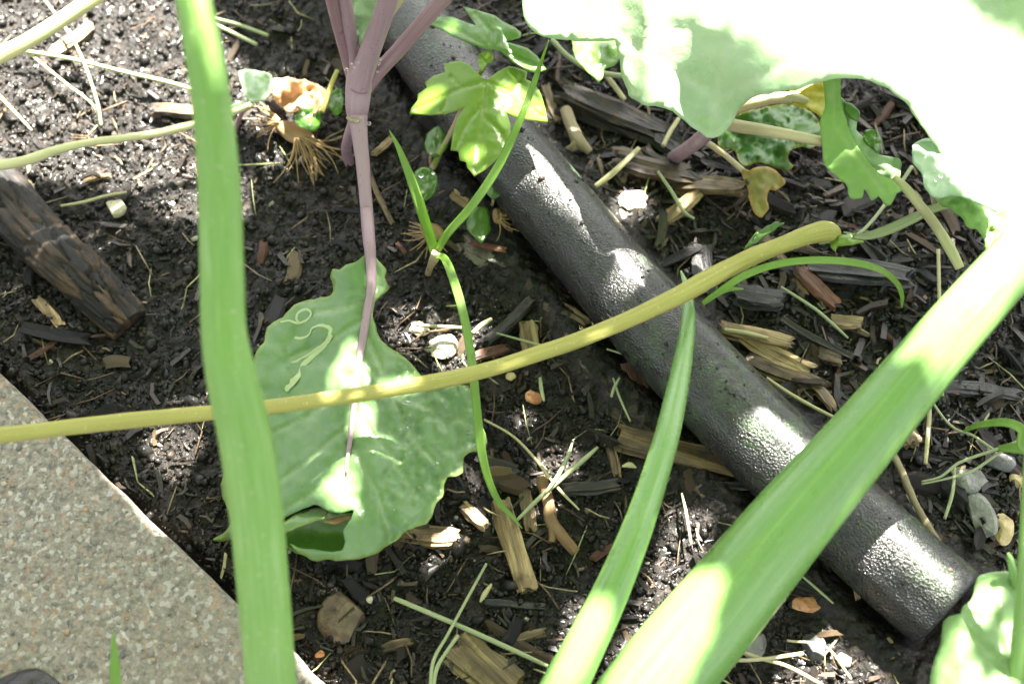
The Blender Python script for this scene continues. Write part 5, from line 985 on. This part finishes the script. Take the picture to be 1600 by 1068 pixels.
for lab, l in seen.items():
    if len(l) == 2:
        l.sort(key=lambda q: q[1]); l[0][0]['label'] = 'nearer ' + lab; l[1][0]['label'] = 'farther ' + lab
    elif len(l) > 2:
        for o, _ in l[3:]: bpy.data.objects.remove(o)
        l.sort(key=lambda q: q[1])
        for w_, (o, _) in zip(('nearest', 'second nearest', 'farthest'), sorted(l[:3], key=lambda q: q[1])): o['label'] = w_ + ' ' + lab

# ------------------------------------------------------------ ADDED UNSEEN CABBAGE LEAVES OVERHEAD, holes cut to shape the sun patches
def lit(*pts): return [tuple(p) for p in pts]
PATCH = [
 (.002, lit((-80, -80), (325, -80), (330, 20), (372, 70), (388, 112), (430, 118), (505, 138), (520, 150), (500, 180), (505, 215), (470, 262), (420, 262), (390, 240), (398, 330), (360, 352), (270, 345), (215, 318), (150, 288), (60, 284), (-20, 300), (-80, 310))),
 (.050, lit((-160, -160), (270, -160), (270, -40), (170, 40), (40, 130), (-160, 260))),
 (.115, lit((285, -120), (308, -100), (334, 30), (346, 110), (350, 160), (334, 120), (306, 60), (284, -40))),
 (.016, lit((538, 536), (550, 524), (558, 556), (574, 562), (576, 592), (570, 608), (540, 606), (514, 598), (514, 580), (530, 566))),
 (.016, lit((549, 630), (574, 628), (590, 640), (590, 668), (586, 680), (556, 678), (548, 660))),
 (.016, lit((530, 704), (552, 706), (560, 744), (563, 800), (548, 812), (508, 812), (512, 780), (498, 762), (512, 744), (528, 736))),
 (.016, lit((574, 422), (596, 416), (602, 432), (578, 440))), (.016, lit((584, 456), (606, 448), (598, 466), (584, 474))),
 (.016, lit((476, 690), (484, 690), (484, 698), (474, 700))), (.016, lit((464, 696), (484, 692), (480, 704), (466, 704))),
 (.040, lit((592, 596), (640, 586), (662, 590), (660, 608), (610, 616), (592, 612))), (.041, lit((500, 610), (524, 608), (526, 626), (504, 630))),
 (.022, lit((704, 430), (720, 430), (728, 478), (712, 480))), (.016, lit((668, 375), (690, 370), (700, 400), (672, 405))),
 (.032, lit((640, 262), (680, 345), (690, 395), (672, 392), (650, 330))),
 (.002, lit((600, 500), (622, 478), (690, 486), (742, 498), (772, 506), (760, 530), (736, 590), (690, 584), (650, 560), (612, 540))),
 (.002, lit((690, 770), (720, 726), (742, 730), (752, 775), (770, 810), (742, 836), (700, 860), (664, 900), (640, 898), (672, 840), (636, 838), (640, 822), (676, 816))),
 (.003, lit((832, 720), (860, 700), (900, 700), (915, 722), (888, 748), (880, 790), (850, 800), (836, 760))),
 (.002, lit((800, 645), (828, 640), (832, 668), (808, 672))),
 (.001, lit((222, 670), (300, 662), (322, 690), (298, 730), (280, 760), (252, 740), (225, 715))),
 (.001, lit((255, 620), (330, 625), (330, 640), (258, 640))),
 (.012, lit((160, 738), (172, 730), (270, 835), (262, 844))), (.012, lit((452, 1010), (470, 1000), (560, 1100), (520, 1110))),
 (.002, lit((1040, 790), (1120, 800), (1110, 860), (1060, 960), (1000, 1110), (860, 1110), (960, 1010), (1000, 940), (1030, 860))), (.002, lit((1120, 960), (1200, 885), (1275, 912), (1296, 950), (1330, 1000), (1400, 1050), (1420, 1110), (1020, 1110))),
 (.002, lit((1378, 1000), (1412, 1010), (1416, 1050), (1382, 1046))),
 (.026, lit((888, 935), (945, 930), (960, 960), (945, 1010), (910, 1068), (880, 1110), (800, 1240), (740, 1240), (860, 1050))),
 (.040, lit((1050, 890), (1118, 884), (1140, 910), (1120, 985), (1060, 1100), (950, 1300), (780, 1300), (900, 1150), (1000, 950))),
 (.058, lit((1392, 574), (1416, 556), (1444, 558), (1456, 600), (1560, 500), (1800, 180), (1740, 80), (1500, 400))),
 (.018, lit((790, 170), (868, 180), (915, 232), (975, 305), (958, 322), (915, 352), (868, 325), (805, 270))),
 (.018, lit((970, 368), (1010, 372), (1022, 392), (1006, 440), (968, 470), (930, 470), (960, 420))),
 (.018, lit((900, 345), (960, 330), (985, 352), (940, 372), (915, 372))),
 (.018, lit((1150, 650), (1200, 640), (1280, 700), (1262, 745), (1210, 745), (1160, 700))),
 (.018, lit((1280, 785), (1340, 745), (1400, 805), (1450, 860), (1500, 900), (1480, 945), (1420, 900), (1350, 860))),
 (.003, lit((948, 300), (985, 288), (1012, 300), (1020, 335), (985, 345), (955, 345))), (.003, lit((1040, 300), (1068, 290), (1080, 318), (1056, 330))),
 (.004, lit((1072, 372), (1096, 380), (1112, 420), (1110, 475), (1085, 470), (1080, 430))),
 (.031, lit((782, 128), (812, 136), (860, 175), (860, 195), (806, 188), (776, 165), (780, 150))), (.031, lit((642, 165), (660, 142), (700, 136), (690, 152), (668, 175), (645, 180))),
 (.031, lit((722, 232), (752, 228), (762, 240), (738, 256), (728, 250))), (.031, lit((765, 190), (795, 178), (798, 196), (775, 198))),
 (.034, lit((696, 30), (716, 34), (716, 54), (700, 50))), (.034, lit((802, 42), (818, 46), (812, 62), (800, 58))), (.034, lit((798, 68), (850, 90), (856, 115), (820, 106), (798, 92))),
 (.055, lit((780, -300), (806, -60), (812, 0), (816, 38), (845, 64), (892, 66), (960, 66), (968, 110), (982, 152), (1004, 170), (1040, 176), (1062, 190), (1068, 90), (1100, 40), (1138, 30), (1146, 90), (1150, 150), (1150, 180), (1240, 147), (1290, 132), (1340, 128), (1380, 140), (1410, 164), (1440, 206), (1472, 256), (1505, 298), (1540, 330), (1570, 356), (1598, 408), (1680, 520), (2100, 520), (2100, 150), (1620, 78), (1592, 54), (1572, 38), (1558, 36), (1530, 22), (1503, -5), (1470, -60), (1400, -300))),
 (.034, lit((892, 62), (930, 60), (934, 90), (938, 130), (910, 110))),
 (.038, lit((1130, 172), (1190, 150), (1240, 146), (1290, 115), (1300, 180), (1262, 176), (1200, 164), (1150, 182))),
 (.034, lit((1316, 155), (1345, 172), (1345, 200), (1410, 244), (1412, 290), (1370, 268), (1338, 232))),
 (.034, lit((1120, 188), (1165, 190), (1165, 202), (1130, 206))), (.027, lit((1455, 330), (1478, 350), (1512, 425), (1494, 428), (1484, 392))),
 (.038, lit((1375, 412), (1410, 430), (1415, 485), (1400, 480), (1396, 446), (1370, 428))),
 (.030, lit((1548, 900), (1578, 898), (1552, 950), (1512, 1010), (1486, 1080), (1462, 1110), (1470, 1040), (1490, 985), (1522, 940))), (.030, lit((1586, 930), (1588, 1110), (1545, 1110), (1560, 1040), (1572, 985))), (.030, lit((1548, 985), (1556, 1005), (1540, 1040), (1530, 1012), (1536, 992))), (.030, lit((1500, 1060), (1526, 1030), (1536, 1060), (1526, 1110), (1490, 1110))),
 (.026, lit((1440, 600), (1440, 600), (1440, 600))),
]
GX = np.arange(-.24, .30, .0008); GY = np.arange(-.20, .30, .0008)
def sun_mask():
    """which sun rays, named by where they would meet z=0, may pass through holes cut in the added leaves"""
    bpy.context.view_layer.update(); dg = bpy.context.evaluated_depsgraph_get(); d = Vector(tuple(-S)); k = .24 / S[2]; ray = scene.ray_cast
    def test(J, I):
        H = np.full((len(J), 3), 1e3)
        for n, (j, i) in enumerate(zip(J, I)):
            r = ray(dg, (GX[i] + S[0] * k, GY[j] + S[1] * k, .24), d)
            if r[0]: H[n] = r[1]
        q = H - CAM; dz = q @ FW; dz = np.where(np.abs(dz) < 1e-6, 1e-6, dz); px = 800 + FPX * (q @ RT) / dz; py = 534 - FPX * (q @ UP) / dz; z = H[:, 2]; ok = np.zeros(px.shape, bool)
        jx = px + 3 * vnoise(px / 14, py / 14, seed=3); jy = py + 3 * vnoise(px / 14, py / 14, seed=4)
        for hp, poly in PATCH:
            ok |= inpoly(jx, jy, poly) & (np.abs(z - hp) < (.009 if hp < .01 else .013 if hp < .02 else .03))
        return ok
    ny, nx = len(GY), len(GX); cj, ci = np.meshgrid(np.arange(0, ny, 4), np.arange(0, nx, 4), indexing='ij'); C = test(cj.ravel(), ci.ravel()).reshape(cj.shape)
    Cp = np.pad(C, 1, mode='edge'); nb = sum(Cp[a:a + C.shape[0], b:b + C.shape[1]].astype(int) for a in range(3) for b in range(3)); edge = (nb > 0) & (nb < 9)
    full = np.kron(C, np.ones((4, 4), bool))[:ny, :nx]; fe = np.kron(edge, np.ones((4, 4), bool))[:ny, :nx]; J, I = np.where(fe); full[J, I] = test(J, I)
    return full
def added_shade_leaf(parent, cx, cy, z, rx, ry, rot, seed):
    st = .0009; u = np.arange(-1.1 * rx, 1.1 * rx, st); v = np.arange(-1.1 * ry, 1.1 * ry, st); U, Vv = np.meshgrid(u, v)
    c, s = math.cos(rot), math.sin(rot); x = cx + U * c - Vv * s; y = cy + U * s + Vv * c; zz = z + .008 * fbm(x / .06, y / .06, seed=seed, o=3) + .0015 * np.cos(Vv / .012)
    th = np.arctan2(Vv / ry, U / rx); rr = np.hypot(U / rx, Vv / ry); keep = rr < .96 + .05 * vnoise(np.cos(th) * 5, np.sin(th) * 5, seed=seed) + .02 * vnoise(np.cos(th) * 18, np.sin(th) * 18, seed=seed + 2)
    X0 = x - S[0] * zz / S[2]; Y0 = y - S[1] * zz / S[2]; i = np.clip(((X0 - GX[0]) / .0008 + .5).astype(int), 0, len(GX) - 1); j = np.clip(((Y0 - GY[0]) / .0008 + .5).astype(int), 0, len(GY) - 1)
    keep &= ~SUNOK[j, i]  # holes cut where sun patches are wanted below
    ny, nx = U.shape; idx = np.arange(nx * ny).reshape(ny, nx); kf = (keep[:-1, :-1].astype(int) + keep[1:, :-1] + keep[:-1, 1:] + keep[1:, 1:]) >= 2
    F = np.stack([idx[:-1, :-1], idx[:-1, 1:], idx[1:, 1:], idx[1:, :-1]], -1)[kf]; V = np.stack([x, y, zz], -1).reshape(-1, 3)
    vein = np.exp(-(Vv.ravel() / .003) ** 2) + .6 * np.exp(-((np.abs(np.sin((U.ravel() + np.abs(Vv.ravel()) * .8) / .028 * np.pi)) * .028 / np.pi) / .0008) ** 2)
    used = np.unique(F); mp = -np.ones(len(V), int); mp[used] = np.arange(len(used))
    o = fast_mesh('leaf', V[used] - np.array(parent['_o']), mp[F], M['cabbage'], {'vein': np.clip(vein[used], 0, 1) * .8}); o.parent = parent
    cc = np.array([cx, cy, z]); d = np.array([c, s, 0]); rib = [cc - d * rx * 1.15, cc - d * rx * .4, cc + d * rx * .3, cc + d * rx * .9]
    return rib
def added_canopy():
    off = S[:2] / S[2]
    plants = [((.30, .64), 'added unseen cabbage plant behind the bed, leaf holes cut to shape the sun patches', ((.03, .02, .312, .105, .12, 4.0, 202), (.10, .10, .330, .10, .12, 3.9, 203), (-.02, .14, .345, .09, .12, 4.1, 204), (.14, .0, .352, .10, .11, 3.7, 205))),
              ((-.42, .22), 'added unseen cabbage plant left of the bed, leaf holes cut to shape the sun patches', ((-.075, .07, .300, .12, .085, -.1, 201), (-.10, -.02, .318, .13, .085, .05, 206), (-.075, -.07, .335, .15, .12, .1, 207), (-.15, .04, .36, .12, .13, 0, 210))),
              ((-.16, -.46), 'added unseen cabbage plant in front of the bed, high leaves blocking sky light', ((-.30, -.36, .44, .17, .13, 1.9, 211), (-.08, -.40, .47, .17, .14, 1.3, 212), (.10, -.42, .43, .17, .13, .7, 213), (-.42, -.30, .36, .16, .12, 2.6, 214))),  # added out of view to block sky light from the near side
              ((.52, .10), 'added unseen cabbage plant right of the bed, leaf holes cut to shape the sun patches', ((.04, -.10, .350, .12, .09, 3.2, 208), (.11, -.10, .365, .10, .09, 3.1, 209)))]
    for (bx, by), label, lv in plants:
        t = thing('added_shade_plant', label, 'cabbage plant', (bx, by, 0))
        st = np.array([(bx, by, -.01), (bx + .01, by - .02, .14), (bx - .01, by - .02, .30), (bx - .02, by - .03, .44)]); V, F, UV = sweep(catmull(st, 24), np.linspace(.02, .012, 24), 18, rough=.06); link_mesh('stem', V, F, M['purple'], t, uv=UV)
        for cx, cy, z, rx, ry, rot, sd in lv:
            px, py = cx + off[0] * z, cy + off[1] * z; added_shade_leaf(t, px, py, z, rx, ry, rot, sd)
            d = np.array([math.cos(rot), math.sin(rot), 0]); base = np.array([px, py, z]) - d * rx * .97; q = np.array([bx - .01, by - .02, .33])
            V, F, UV = sweep(catmull(np.array([q, .5 * (q + base) + np.array([0, 0, .02 if by > 0 else .07]), base, base + d * rx * .05]), 20), np.linspace(.006, .0025, 20), 12); link_mesh('petiole', V, F, M['petiole'], t, uv=UV)
SUNOK = sun_mask()
added_canopy()
